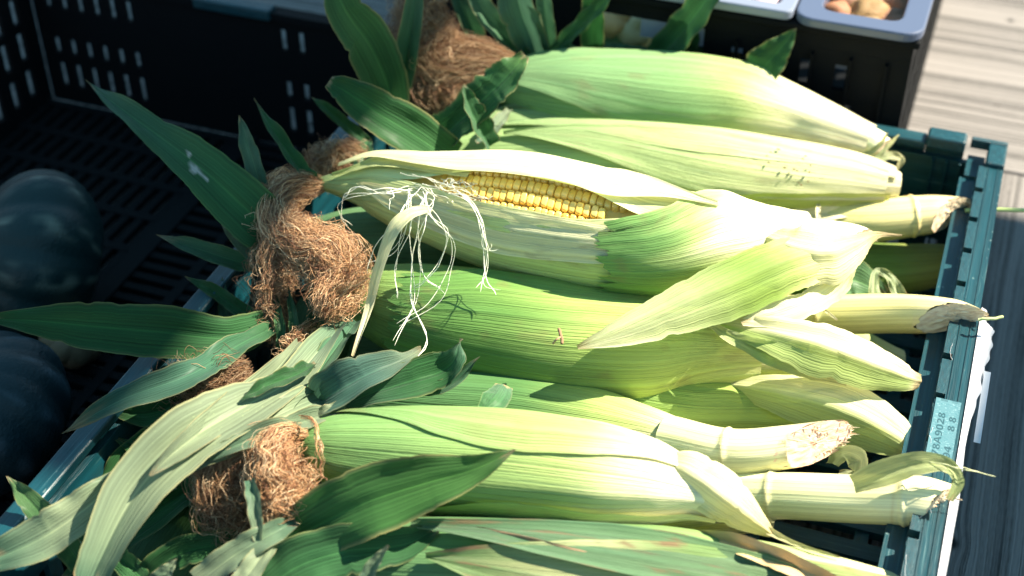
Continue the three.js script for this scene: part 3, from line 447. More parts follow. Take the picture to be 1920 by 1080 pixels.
  ribbon(t, [[-0.0439, 0.14, 0.0956], [-0.0257, 0.146, 0.0887], [-0.0055, 0.15, 0.0804], [0.007, 0.162, 0.0668]], [4, 7, 7, 0.6], { seed: 62, fold: 0.5, cols: [[0, LEAF.deep], [1, LEAF.glaucous]], edge: 0.5 });
  ribbon(t, [[-0.0666, 0.144, 0.1284], [-0.0534, 0.152, 0.1236], [-0.0478, 0.152, 0.1109]], [5, 9, 3], { seed: 63, cols: [[0, LEAF.pale], [1, LEAF.pale]], edge: 0.4 });
}

// the ear half hidden between the broad ear and the front ear, with the long pink-ended stalk
{
  const sp = makeSpine([[-0.0843, 0.09, 0.0509], [-0.036, 0.09, 0.0413], [0.0082, 0.09, 0.0312], [0.0536, 0.092, 0.0269], [0.0839, 0.096, 0.027], [0.1087, 0.102, 0.032]], [0.010, 0.022, 0.024, 0.0225, 0.0170, 0.0125]);
  const t = ear('dark green ear between the broad and front ears, its thick stalk torn pink', sp);
  huskBody(t, sp, { seed: 19, cols: [[0, [0.07, 0.18, 0.08]], [0.5, [0.09, 0.22, 0.08]], [0.8, [0.42, 0.54, 0.2]], [1, [0.84, 0.84, 0.6]]] });
  ribbon(t, [[0.0111, 0.132, 0.075], [0.0138, 0.132, 0.0624], [0.0121, 0.126, 0.0457]], [7, 15, 10], { seed: 65, cols: [[0, LEAF.mid], [1, LEAF.glaucous]], mat: M.huskThin, fold: -0.1, wave: 0.3, jag: 0.02 });
  shank(t, [[0.1, 0.102, 0.0325], [0.1356, 0.112, 0.0397], [0.1643, 0.12, 0.0337], [0.1947, 0.128, 0.0231]], [0.0135, 0.0122, 0.0112, 0.0098], { seed: 20, pink: [0.84, 0.56, 0.44], rings: [0.36], cut: 0.40, cutAt: 70, fibres: 90, cols: [[0, [0.80, 0.82, 0.52]], [0.5, [0.86, 0.84, 0.58]], [0.85, [0.86, 0.78, 0.58]], [1, [0.84, 0.62, 0.48]]], label: 'cream stalk with a torn pinkish end' });
}
// the ear under the broad ear's stalk
{
  const sp = makeSpine([[0.0295, 0.088, 0.0009], [0.0691, 0.089, -0.0043], [0.1054, 0.09, -0.0079], [0.1395, 0.092, -0.0171], [0.1746, 0.094, -0.0194], [0.2039, 0.096, -0.0167], [0.2262, 0.096, -0.0104]], [0.012, 0.0175, 0.0190, 0.0180, 0.0150, 0.0100, 0.0050]);
  const t = ear('yellow-green ear with a wide white husk end, beneath the stalk of the broad ear', sp);
  huskBody(t, sp, { seed: 23, cols: glossyStops });
  ribbon(t, [[0.1217, 0.108, -0.0154], [0.1533, 0.118, -0.0078], [0.1853, 0.12, -0.0038], [0.2119, 0.114, -0.0011], [0.2308, 0.106, 0.0024]], [8, 24, 34, 25, 8], { seed: 66, cols: [[0, [0.66, 0.70, 0.40]], [0.4, [0.82, 0.83, 0.6]], [1, [0.84, 0.76, 0.5]]], mat: M.huskThin, tint: [0.42, 0.54, 0.2], fold: -0.35, wave: 0.8, edge: 0.15, name: 'husk_leaf' });
}
// stalk in the lower right and the ear it belongs to
{
  const sp = makeSpine([[-0.0242, 0.07, 0.0714], [0.0194, 0.072, 0.0619], [0.0635, 0.076, 0.0564], [0.1068, 0.084, 0.053], [0.1459, 0.096, 0.0529]], [0.012, 0.022, 0.024, 0.019, 0.0125]);
  const t = ear('mostly hidden ear whose long smooth cream stalk crosses the rim lowest of all', sp);
  huskBody(t, sp, { seed: 29, cols: glossyStops, nu: 60, nv: 50 });
  shank(t, [[0.1405, 0.096, 0.054], [0.1701, 0.106, 0.0542], [0.2012, 0.114, 0.0532], [0.2312, 0.122, 0.0519], [0.2487, 0.124, 0.052]], [0.0122, 0.0120, 0.0122, 0.0125, 0.0105], { seed: 30, rings: [0.2, 0.79], cut: 0.13, cutAt: 110, cols: [[0, [0.74, 0.77, 0.48]], [1, [0.84, 0.80, 0.56]]], label: 'long smooth cream stalk' });
  ribbon(t, [[0.1998, 0.13, 0.0592], [0.2133, 0.14, 0.0562], [0.2292, 0.148, 0.052], [0.2402, 0.148, 0.0495], [0.247, 0.142, 0.0513], [0.2449, 0.136, 0.0602]], [9, 13, 11, 7, 6, 4], { seed: 68, cols: [[0, [0.50, 0.56, 0.30]], [1, [0.34, 0.44, 0.2]]], mat: M.huskThin, fold: 0.3, wave: 0.6, name: 'husk_leaf' });
  part(t, 'fibre', strandGeometry([thread([[0.2364, 0.148, 0.0493], [0.2489, 0.148, 0.0493], [0.2634, 0.146, 0.0465]], 0.0003, [0.7, 0.72, 0.42], 1), thread([[0.2315, 0.148, 0.0503], [0.2437, 0.15, 0.051], [0.2552, 0.146, 0.0464]], 0.00025, [0.7, 0.72, 0.42], 2), thread([[0.2317, 0.146, 0.0489], [0.2397, 0.144, 0.05], [0.244, 0.14, 0.0473]], 0.0003, [0.7, 0.7, 0.45], 3)]), M.dry);
  ribbon(t, [[0.1864, 0.105, 0.0229], [0.1907, 0.114, 0.0227], [0.1998, 0.116, 0.0264], [0.1997, 0.11, 0.0323], [0.1905, 0.104, 0.0294]], [8, 11, 12, 11, 6], { seed: 69, cols: [[0, LEAF.pale], [1, [0.5, 0.56, 0.36]]], mat: M.huskThin, fold: 0.2, roll: 40, name: 'husk_leaf' });
}
// bottom ear with brown-streaked husk
{
  const sp = makeSpine([[-0.0593, 0.095, 0.1763], [-0.0355, 0.102, 0.1758], [0.0168, 0.108, 0.1658], [0.0665, 0.11, 0.153], [0.1146, 0.11, 0.1372], [0.1624, 0.11, 0.1205], [0.201, 0.108, 0.1081], [0.2351, 0.104, 0.097]], [0.008, 0.0175, 0.0265, 0.0285, 0.0270, 0.0205, 0.0150, 0.009]);
  const t = ear('ear with brown-streaked weathered husk along the bottom of the photo', sp, 0.6);
  huskBody(t, sp, { seed: 37, cols: dullStops });
  const streak = [[0, [0.22, 0.30, 0.16]], [0.3, [0.16, 0.28, 0.12]], [0.5, [0.50, 0.55, 0.32]], [0.7, [0.2, 0.33, 0.13]], [1, [0.62, 0.66, 0.36]]];
  wrapLeaf(t, sp, { phi: 60, half: [[0, 52], [0.5, 40], [0.85, 18], [1, 2]], skew: [[0, 6], [1, -34]], from: 0.96, to: 0.27, off: 0.0030, lift: 0.0030, cols: streak, stain: 0.85, mat: M.huskThin, seed: 71, veins: 1.4 });
  wrapLeaf(t, sp, { phi: 18, half: [[0, 14], [0.5, 22], [1, 4]], skew: [[0, 40], [0.5, 0], [1, -22]], from: 0.99, to: 0.24, off: 0.0046, lift: 0.0024, cols: [[0, [0.10, 0.20, 0.11]], [0.5, [0.12, 0.24, 0.14]], [1, [0.2, 0.32, 0.16]]], stain: 0.7, mat: M.huskThin, seed: 72 });
  ribbon(t, [[0.0225, 0.136, 0.1571], [0.0501, 0.142, 0.1592], [0.0832, 0.142, 0.1574], [0.1101, 0.136, 0.1529], [0.1328, 0.13, 0.1519]], [2, 3.2, 3, 2.6, 1.5], { cols: [[0, [0.42, 0.26, 0.14]], [1, [0.5, 0.34, 0.2]]], mat: M.dry, wave: 0.3, seed: 73, name: 'dry_edge', label: 'brown dried husk edge' });
  ribbon(t, [[0.136, 0.126, 0.1137], [0.1551, 0.136, 0.1222], [0.1781, 0.134, 0.1236], [0.2035, 0.128, 0.1243]], [4, 9, 10, 8], { cols: [[0, [0.62, 0.46, 0.22]], [1, [0.6, 0.42, 0.2]]], mat: M.dry, fold: 0.8, seed: 74, name: 'dry_leaf', label: 'tan dried husk leaf' });
  ribbon(t, [[-0.0512, 0.122, 0.1858], [-0.0289, 0.142, 0.1817], [-0.0075, 0.156, 0.1728], [0.0165, 0.164, 0.1597], [0.0363, 0.17, 0.1497], [0.0515, 0.176, 0.1371]], [20, 30, 33, 26, 14, 0.6], { seed: 75, cols: [[0, LEAF.mid], [0.5, [0.07, 0.22, 0.05]], [1, [0.11, 0.28, 0.07]]], fold: 0.22, edge: 0.5, roll: 8, nu: 80, wave: 2, label: 'bright green leaf curving up to a point' });
  ribbon(t, [[-0.0436, 0.124, 0.2107], [-0.0317, 0.132, 0.2002], [-0.0149, 0.136, 0.1892], [0.0109, 0.136, 0.1747], [0.0228, 0.136, 0.1581]], [18, 26, 25, 16, 2], { seed: 76, cols: [[0, LEAF.mid], [1, LEAF.mid]], fold: 0.25, edge: 0.3 });
  ribbon(t, [[-0.0727, 0.128, 0.2222], [-0.0593, 0.138, 0.209], [-0.0471, 0.142, 0.1946], [-0.0413, 0.138, 0.1798]], [12, 13, 11, 4], { seed: 77, cols: [[0, LEAF.pale], [1, LEAF.glaucous]], fold: 0.3 });
  ribbon(t, [[0.0054, 0.142, 0.2089], [0.0081, 0.15, 0.2022], [0.0128, 0.158, 0.1955]], [7, 6, 0.8], { seed: 78, cols: [[0, LEAF.glaucous], [1, LEAF.pale]], fold: 0.6 });
  ribbon(t, [[-0.0528, 0.13, 0.2227], [-0.0489, 0.136, 0.2134], [-0.0473, 0.138, 0.1978], [-0.0491, 0.136, 0.1895]], [10, 11, 9, 2], { seed: 79, cols: [[0, LEAF.pale], [1, LEAF.pale]], fold: 0.3 });
}
// low ear at the silk end below the big lit leaf
{
  const sp = makeSpine([[-0.1391, 0.086, 0.1403], [-0.1137, 0.086, 0.1454], [-0.0774, 0.082, 0.1442], [-0.0368, 0.076, 0.1275], [-0.0015, 0.072, 0.1109]], [0.005, 0.014, 0.020, 0.022, 0.020]);
  const t = ear('small ear buried in leaves beside the left rim, yellow tip just visible', sp, 0.4);
  huskBody(t, sp, { seed: 43, cols: dullStops, nu: 60, nv: 50 });
  part(t, 'cob_tip', (() => { const g = new THREE.SphereGeometry(0.008, 16, 12); g.scale(1.5, 1, 1); g.translate(...[-0.1295, 0.098, 0.145]); const c = new Float32Array(g.attributes.position.count * 3); for (let i = 0; i < c.length; i += 3) { c[i] = 0.8; c[i + 1] = 0.6; c[i + 2] = 0.16; } g.setAttribute('color', new THREE.BufferAttribute(c, 3)); return g; })(), M.kernel);
  silk(t, [silkList([[-0.1254, 0.104, 0.1477], [-0.1355, 0.106, 0.1514], [-0.1409, 0.098, 0.1553], [-0.1302, 0.086, 0.1554]], [4, 7, 7, 6], 130, 81, { tone: 0.7, frizz: 1.8 })]);
  ribbon(t, [[-0.1206, 0.118, 0.1402], [-0.1044, 0.122, 0.1606], [-0.093, 0.116, 0.1734], [-0.084, 0.102, 0.1808]], [8, 12, 15, 6], { seed: 82, cols: [[0, LEAF.mid], [1, LEAF.deep]], fold: 0.5, edge: 0.4 });
  ribbon(t, [[-0.1276, 0.114, 0.1385], [-0.113, 0.116, 0.1595], [-0.1035, 0.108, 0.1712], [-0.0953, 0.096, 0.1756]], [4, 7, 6, 1], { seed: 83, cols: [[0, LEAF.deep], [1, LEAF.mid]], fold: 0.4, edge: 0.5 });
  ribbon(t, [[-0.1383, 0.114, 0.2224], [-0.1496, 0.128, 0.2185], [-0.1682, 0.134, 0.2111], [-0.1858, 0.14, 0.2042]], [10, 13, 11, 0.6], { seed: 84, cols: [[0, LEAF.mid], [1, [0.12, 0.26, 0.09]]], fold: 0.4, edge: 0.3, n0: [0.1, 0.9, 0.4] });
  ribbon(t, [[-0.1152, 0.1, 0.2119], [-0.0987, 0.114, 0.201], [-0.0781, 0.118, 0.1901], [-0.0615, 0.116, 0.1785]], [10, 15, 14, 4], { seed: 85, cols: [[0, LEAF.deep], [1, LEAF.deep]], fold: 0.3 });
  ribbon(t, [[-0.1723, 0.104, 0.1885], [-0.1431, 0.11, 0.2025], [-0.1217, 0.106, 0.2091], [-0.1044, 0.1, 0.215]], [6, 12, 12, 6], { seed: 86, cols: [[0, LEAF.deep], [1, LEAF.mid]], fold: 0.3 });
  ribbon(t, [[-0.0986, 0.114, 0.2252], [-0.0928, 0.122, 0.2184], [-0.0898, 0.126, 0.2117]], [11, 8, 0.8], { seed: 87, cols: [[0, LEAF.glaucous], [1, LEAF.pale]], fold: 0.4, edge: 0.5 });
  ribbon(t, [[-0.1452, 0.108, 0.1709], [-0.1284, 0.114, 0.1662], [-0.1232, 0.112, 0.1599]], [2, 6, 3], { seed: 88, cols: [[0, LEAF.mid], [1, LEAF.mid]], fold: 0.3 });
}
// ear under the opened ear: big leaf to the left
{
  const sp = makeSpine([[-0.1608, 0.115, -0.0528], [-0.1278, 0.114, -0.0603], [-0.0697, 0.11, -0.0842], [0.0062, 0.106, -0.1207], [0.0817, 0.102, -0.1662], [0.1474, 0.102, -0.2015]], [0.008, 0.020, 0.028, 0.028, 0.022, 0.0135]);
  const t = ear('ear beneath the opened ear with a very broad leaf pointing at the black crate', sp);
  huskBody(t, sp, { seed: 47, cols: dullStops, nu: 70, nv: 50 });
  shank(t, [[0.1412, 0.103, -0.1965], [0.1738, 0.108, -0.2021], [0.2052, 0.112, -0.2138], [0.2317, 0.116, -0.2231]], [0.0145, 0.0140, 0.0125, 0.0075], { seed: 33, rings: [0.6], cut: 0.3, cutAt: 95, cols: [[0, [0.74, 0.70, 0.34]], [1, [0.78, 0.66, 0.38]]], label: 'yellowish stalk ending in a green thread' });
  part(t, 'fibre', strandGeometry([thread([[0.227, 0.118, -0.2171], [0.2426, 0.12, -0.221], [0.2633, 0.12, -0.2279]], 0.0014, [0.44, 0.54, 0.2], 1, 0.0006)], 6), M.dry);
  ribbon(t, [[-0.136, 0.146, 0.0002], [-0.1599, 0.166, -0.0007], [-0.1914, 0.18, -0.0109], [-0.2309, 0.188, -0.026], [-0.2671, 0.192, -0.0413], [-0.3011, 0.194, -0.0579]], [26, 33, 29, 20, 12, 0.6], { spots: [[0.44, 0.62, 0.10], [0.40, 0.60, 0.05], [0.49, 0.42, 0.045]], seed: 91, cols: [[0, LEAF.deep], [0.35, LEAF.mid], [1, LEAF.glaucous]], fold: [[0, 0.12], [0.5, 0.22], [1, 0.6]], roll: [[0, 0], [1, 25]], nu: 90, nv: 20, edge: 0.1, label: 'very broad blue-green leaf with white damage spots' });
  ribbon(t, [[-0.1626, 0.152, -0.0208], [-0.1666, 0.176, -0.0233], [-0.1729, 0.194, -0.0277], [-0.18, 0.208, -0.0345]], [10, 11, 9.5, 0.6], { seed: 92, cols: [[0, LEAF.glaucous], [1, LEAF.glaucous]], fold: 0.3 });
  ribbon(t, [[-0.1544, 0.136, 0.0037], [-0.1659, 0.146, 0.0028], [-0.1738, 0.152, 0.0015], [-0.1819, 0.158, -0.0013]], [11, 10, 7, 0.8], { seed: 93, cols: [[0, LEAF.glaucous], [1, LEAF.pale]], fold: 0.3 });
  ribbon(t, [[-0.1655, 0.11, 0.0315], [-0.1707, 0.12, 0.0228], [-0.1761, 0.126, 0.0141]], [10, 6.5, 0.8], { seed: 94, cols: [[0, LEAF.glaucous], [1, LEAF.glaucous]], fold: 0.2 });
  for (const [k, x] of [[0, 530], [1, 556], [2, 588]]) ribbon(t, [[[-0.1137, 0.116, 0.0601], [-0.121, 0.13, 0.0461], [-0.1356, 0.134, 0.0236]], [[-0.1033, 0.118, 0.0634], [-0.1122, 0.132, 0.0455], [-0.1273, 0.138, 0.0223]], [[-0.0997, 0.126, 0.048], [-0.1068, 0.132, 0.031], [-0.1136, 0.134, 0.0156]]][k], [5, 6, 0.8], { seed: 95 + k, cols: [[0, LEAF.deep], [1, LEAF.mid]], fold: 0.4 });
  silk(t, [silkList([[-0.1456, 0.126, -0.0249], [-0.1453, 0.122, -0.0026], [-0.1375, 0.116, 0.0239], [-0.1267, 0.11, 0.0428]], [7, 9, 8, 5], 130, 96, { tone: 0.6, frizz: 1.7 })]);
}
// ear under the broad ear: stalk at the right rim with a thread
{
  const sp = makeSpine([[-0.0496, 0.076, -0.0772], [0.0168, 0.08, -0.0903], [0.0821, 0.086, -0.1006], [0.1397, 0.096, -0.1041]], [0.016, 0.026, 0.024, 0.0125]);
  const t = ear('hidden ear whose yellow stalk rests on the right rim, frayed and thread-ended', sp);
  huskBody(t, sp, { seed: 53, cols: dullStops, nu: 50, nv: 40 });
  shank(t, [[0.1311, 0.098, -0.0973], [0.1648, 0.106, -0.0992], [0.2003, 0.116, -0.1001], [0.2292, 0.126, -0.0956], [0.2485, 0.132, -0.0903]], [0.0115, 0.0118, 0.0115, 0.0100, 0.0050], { seed: 36, rings: [0.22], cut: 0.3, cutAt: 100, cols: [[0, [0.70, 0.72, 0.36]], [0.6, [0.76, 0.72, 0.38]], [1, [0.80, 0.72, 0.44]]], label: 'yellow stalk with a frayed end' });
  part(t, 'fibre', strandGeometry([thread([[0.2447, 0.134, -0.0868], [0.25, 0.136, -0.0872], [0.2574, 0.136, -0.0913]], 0.0009, [0.5, 0.58, 0.25], 4, 0.0006)], 5), M.dry);
  ribbon(t, [[0.1529, 0.096, -0.1025], [0.16, 0.102, -0.1299], [0.171, 0.104, -0.1396], [0.1914, 0.096, -0.1411]], [6, 22, 26, 8], { seed: 98, cols: [[0, [0.14, 0.30, 0.13]], [1, [0.16, 0.34, 0.14]]], fold: 0.1, name: 'husk_leaf' });
  ribbon(t, [[0.193, 0.11, -0.1042], [0.1854, 0.116, -0.1175], [0.1842, 0.12, -0.1319], [0.1919, 0.116, -0.1336], [0.2012, 0.108, -0.1258]], [10, 7, 4, 6, 9], { seed: 99, cols: [[0, LEAF.pale], [1, LEAF.pale]], mat: M.huskThin, edge: 0.6, fold: 0.2, name: 'husk_leaf' });
}
// low dark ear end by the right wall
{
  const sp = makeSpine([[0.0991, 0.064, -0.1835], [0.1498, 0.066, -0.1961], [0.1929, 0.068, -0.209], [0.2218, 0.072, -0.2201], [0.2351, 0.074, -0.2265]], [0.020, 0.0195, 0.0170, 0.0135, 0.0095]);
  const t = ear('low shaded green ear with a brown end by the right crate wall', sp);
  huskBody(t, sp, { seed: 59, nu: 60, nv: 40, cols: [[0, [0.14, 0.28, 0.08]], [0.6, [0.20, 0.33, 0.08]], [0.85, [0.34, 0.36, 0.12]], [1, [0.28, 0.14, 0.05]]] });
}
// pale ear behind the opened ear
{
  const sp = makeSpine([[-0.1222, 0.13, -0.1328], [-0.086, 0.129, -0.1544], [-0.047, 0.128, -0.1702], [0.0042, 0.127, -0.1823], [0.0559, 0.127, -0.1904], [0.1062, 0.128, -0.2005], [0.1489, 0.128, -0.2114], [0.1836, 0.126, -0.2194]], [0.008, 0.0150, 0.0205, 0.0255, 0.0275, 0.0230, 0.0170, 0.0085]);
  const cs = [[0, [0.20, 0.36, 0.16]], [0.3, [0.34, 0.50, 0.24]], [0.55, [0.46, 0.60, 0.30]], [0.8, [0.72, 0.76, 0.48]], [1, [0.84, 0.80, 0.60]]];
  const t = ear('pale ear with brown specks right behind the opened ear', sp);
  huskBody(t, sp, { seed: 61, cols: cs });
  wrapLeaf(t, sp, { phi: 62, half: [[0, 40], [0.4, 42], [0.8, 20], [1, 3]], skew: [[0, 0], [1, -46]], from: 0.97, to: 0.20, off: 0.0022, lift: 0.0016, cols: cs, seed: 101, veins: 1.6 });
  wrapLeaf(t, sp, { phi: -10, half: [[0, 36], [0.5, 44], [1, 6]], skew: [[0, 10], [1, -10]], from: 0.99, to: 0.16, off: 0.0014, lift: 0.0013, cols: cs, seed: 102, veins: 1.6 });
  wrapLeaf(t, sp, { phi: 112, half: [[0, 30], [0.5, 30], [1, 4]], from: 0.98, to: 0.5, off: 0.0030, lift: 0.0012, cols: [[0, [0.3, 0.45, 0.12]], [0.7, [0.46, 0.58, 0.16]], [1, [0.66, 0.70, 0.3]]], seed: 103 });
  shank(t, [[0.1687, 0.126, -0.2173], [0.1853, 0.124, -0.2213]], [0.0105, 0.0080], { seed: 40, cut: 0.4, fibres: 80, cols: whiteStops });
  const r = rng(9), sg = [];
  for (let k = 0; k < 13; k++) { const tt = mix(0.70, 0.86, r() * 0.6 + 0.4 * r()), g = new THREE.SphereGeometry(0.0005 * mix(0.6, 1.6, r()), 6, 5); g.scale(mix(1, 2.2, r()), 0.5, 1); g.translate(...sp.put(tt, R(mix(8, 70, r())), sp.rad(tt) + 0.0042).toArray()); sg.push(g); }
  ribbon(t, [[0.1291, 0.11, -0.1829], [0.1601, 0.116, -0.1951], [0.1781, 0.12, -0.2057], [0.1902, 0.12, -0.2151]], [5, 11, 9, 3], { seed: 104, cols: [[0, LEAF.mid], [1, LEAF.glaucous]], fold: 0.2 });
  ribbon(t, [[0.1151, 0.112, -0.1748], [0.1414, 0.116, -0.1858], [0.1656, 0.118, -0.201], [0.1789, 0.118, -0.2141]], [6, 13, 10, 4], { seed: 105, cols: [[0, [0.66, 0.58, 0.34]], [1, [0.7, 0.68, 0.44]]], mat: M.dry, name: 'dry_leaf' });
  ribbon(t, [[0.1422, 0.118, -0.1708], [0.1398, 0.122, -0.1793], [0.1386, 0.122, -0.1895]], [3, 3, 2], { seed: 106, cols: [[0, [0.76, 0.68, 0.4]], [1, [0.8, 0.74, 0.46]]], mat: M.dry, name: 'dry_leaf' });
  ribbon(t, [[-0.1451, 0.14, -0.167], [-0.1464, 0.17, -0.16], [-0.153, 0.2, -0.1523], [-0.1635, 0.224, -0.1453], [-0.1752, 0.246, -0.1483]], [22, 30, 32, 25, 14], { seed: 107, cols: [[0, LEAF.mid], [0.4, [0.06, 0.19, 0.06]], [1, [0.07, 0.22, 0.07]]], fold: 0.3, edge: 0.4, wave: 1, nu: 80, nv: 18, label: 'tall upright leaf with pale midrib' });
  ribbon(t, [[-0.0833, 0.146, -0.1208], [-0.1034, 0.17, -0.1062], [-0.1249, 0.188, -0.0968], [-0.1412, 0.198, -0.095], [-0.1535, 0.202, -0.0961]], [24, 30, 27, 19, 8], { seed: 108, cols: [[0, [0.06, 0.19, 0.06]], [0.6, LEAF.deep], [1, LEAF.deep]], fold: 0.2, edge: 0.45, wave: 1.4, nu: 80, nv: 18 });
  ribbon(t, [[-0.0638, 0.15, -0.1378], [-0.0699, 0.17, -0.1317], [-0.0768, 0.182, -0.1337], [-0.0821, 0.192, -0.1378]], [13, 15, 11, 1.5], { seed: 109, cols: [[0, LEAF.mid], [1, LEAF.mid]], fold: 0.5, edge: 0.4, roll: 30 });
  ribbon(t, [[-0.1459, 0.142, -0.128], [-0.1566, 0.156, -0.1209], [-0.1669, 0.168, -0.1169], [-0.1785, 0.174, -0.118]], [6, 8, 7, 0.5], { seed: 110, fold: 0.4 });
  ribbon(t, [[-0.1342, 0.14, -0.0925], [-0.1376, 0.148, -0.1043], [-0.141, 0.15, -0.1184]], [10, 12, 5], { seed: 111, cols: [[0, LEAF.glaucous], [1, LEAF.mid]], fold: 0.4 });
  silk(t, [silkList([[-0.1349, 0.14, -0.1118], [-0.1493, 0.144, -0.1033], [-0.1594, 0.142, -0.0944], [-0.1664, 0.134, -0.0904]], [5, 10, 11, 9], 420, 113, { tone: 0.75, frizz: 1.5 })]);
  const sp2 = part(t, 'brown_speck', merge(sg), M.dry); sp2.geometry.setAttribute('color', new THREE.BufferAttribute(new Float32Array(sp2.geometry.attributes.position.count * 3).map((_, i) => [0.16, 0.08, 0.03][i % 3]), 3));
}
// ear between the pale ear and the rear ear
{
  const sp = makeSpine([[-0.0942, 0.122, -0.1949], [-0.0759, 0.12, -0.2086], [-0.0348, 0.116, -0.2246], [0.0207, 0.112, -0.2443], [0.0774, 0.11, -0.2595]], [0.010, 0.0165, 0.0195, 0.0190, 0.0150]);
  const t = ear('grey-green ear tip wedged between the pale ear and the rear ear', sp);
  huskBody(t, sp, { seed: 67, nu: 60, nv: 50, cols: [[0, [0.24, 0.38, 0.20]], [0.4, [0.32, 0.47, 0.24]], [1, [0.5, 0.6, 0.3]]] });
  wrapLeaf(t, sp, { phi: 20, half: [[0, 50], [1, 3]], skew: [[0, 0], [1, -20]], from: 0.9, to: 0.08, off: 0.0012, lift: 0.0010, cols: [[0, [0.26, 0.40, 0.22]], [1, [0.45, 0.56, 0.3]]], seed: 121 });
  ribbon(t, [[-0.1156, 0.134, -0.1354], [-0.0887, 0.162, -0.1352], [-0.067, 0.186, -0.1452], [-0.0564, 0.198, -0.1549], [-0.0511, 0.204, -0.1647]], [22, 26, 25, 18, 6], { seed: 122, cols: [[0, LEAF.deep], [0.6, LEAF.mid], [1, [0.12, 0.28, 0.07]]], fold: 0.25, edge: 0.4, jag: 0.12, nu: 80 });
  ribbon(t, [[-0.0747, 0.14, -0.2], [-0.0712, 0.15, -0.1554], [-0.074, 0.15, -0.1387]], [5, 11, 4], { seed: 123, cols: [[0, LEAF.pale], [1, LEAF.glaucous]], fold: 0.3, edge: 0.5 });
  ribbon(t, [[-0.1444, 0.146, -0.175], [-0.1391, 0.178, -0.1775], [-0.1334, 0.206, -0.1779], [-0.1289, 0.236, -0.1792]], [12, 16, 14, 10], { seed: 124, cols: [[0, LEAF.mid], [1, LEAF.glaucous]], fold: 0.7, edge: 0.6, roll: 20 });
  ribbon(t, [[-0.1708, 0.142, -0.1914], [-0.1492, 0.15, -0.1976], [-0.1273, 0.152, -0.2064]], [7, 11, 7], { seed: 125, cols: [[0, LEAF.glaucous], [1, LEAF.glaucous]], fold: 0.3 });
  ribbon(t, [[-0.1683, 0.142, -0.1771], [-0.1437, 0.146, -0.1842], [-0.1243, 0.146, -0.1957]], [6, 9, 4], { seed: 126, cols: [[0, LEAF.mid], [1, LEAF.glaucous]], fold: 0.3 });
  ribbon(t, [[-0.1117, 0.13, -0.1434], [-0.1284, 0.136, -0.1656], [-0.1391, 0.136, -0.1726], [-0.1499, 0.132, -0.1698]], [10, 14, 12, 8], { seed: 127, cols: [[0, LEAF.pale], [1, LEAF.pale]], fold: 0.3, name: 'husk_leaf' });
}
// rear ear
{
  const sp = makeSpine([[-0.0948, 0.142, -0.2229], [-0.0761, 0.139, -0.2306], [-0.0339, 0.136, -0.2437], [0.0194, 0.134, -0.2576], [0.0658, 0.133, -0.2672], [0.103, 0.132, -0.2662], [0.1365, 0.132, -0.2597], [0.1675, 0.131, -0.2543]], [0.010, 0.0215, 0.0300, 0.0325, 0.0300, 0.0220, 0.0150, 0.0085]);
  const as = [[0, [0.16, 0.33, 0.16]], [0.3, [0.22, 0.42, 0.22]], [0.5, [0.30, 0.47, 0.22]], [0.66, [0.62, 0.68, 0.30]], [0.8, [0.92, 0.90, 0.66]], [1, [0.93, 0.91, 0.72]]];
  const t = ear('plump rear ear with brown silk, green fading to cream at its stalk', sp);
  huskBody(t, sp, { seed: 71, cols: as });
  wrapLeaf(t, sp, { phi: 20, half: [[0, 70], [0.5, 80], [1, 30]], from: 0.97, to: 0.02, off: 0.0012, lift: 0.0008, cols: [[0, [0.2, 0.38, 0.2]], [0.45, [0.24, 0.43, 0.2]], [0.62, [0.40, 0.54, 0.24]], [0.8, [0.91, 0.90, 0.64]], [1, [0.93, 0.91, 0.72]]], seed: 131, veins: 2.4 });
  shank(t, [[0.1585, 0.132, -0.255], [0.1705, 0.13, -0.2516]], [0.0100, 0.0075], { seed: 42, cut: 0.3, cols: whiteStops, fibres: 50 });
  ribbon(t, [[0.1583, 0.136, -0.2304], [0.1667, 0.144, -0.2337], [0.1698, 0.15, -0.241]], [4, 3, 0.8], { seed: 132, cols: [[0, LEAF.pale], [1, [0.6, 0.6, 0.3]]], mat: M.huskThin, name: 'husk_strip' });
  ribbon(t, [[0.1652, 0.132, -0.2341], [0.1714, 0.138, -0.2434], [0.1764, 0.142, -0.2543]], [3, 3, 1], { seed: 133, cols: [[0, LEAF.pale], [1, [0.6, 0.6, 0.3]]], mat: M.huskThin, name: 'husk_strip' });
  ribbon(t, [[0.1653, 0.128, -0.2373], [0.1734, 0.13, -0.2458], [0.1811, 0.126, -0.2497], [0.1792, 0.12, -0.2452]], [5, 6, 5, 2], { seed: 134, cols: [[0, LEAF.pale], [1, [0.7, 0.66, 0.4]]], mat: M.huskThin, name: 'husk_strip' });
  silk(t, [silkList([[-0.079, 0.162, -0.2222], [-0.0997, 0.166, -0.2109], [-0.1199, 0.164, -0.2035], [-0.136, 0.172, -0.2056], [-0.1432, 0.192, -0.2109], [-0.1417, 0.21, -0.223]], [6, 14, 18, 18, 15, 11], 1900, 135, { tone: 0.72, frizz: 1.1 }),
    silkList([[-0.0848, 0.154, -0.2121], [-0.1025, 0.154, -0.198], [-0.122, 0.148, -0.1884], [-0.1398, 0.142, -0.1838]], [6, 12, 13, 10], 600, 136, { tone: 0.62, frizz: 1.3 })], 'brown dried silk');
  ribbon(t, [[0.0689, 0.142, -0.2825], [0.0799, 0.162, -0.2762], [0.0892, 0.176, -0.2814], [0.0968, 0.188, -0.2879]], [27, 27, 17, 0.8], { seed: 137, cols: [[0, LEAF.deep], [1, [0.07, 0.22, 0.07]]], fold: 0.2, edge: 0.4 });
}
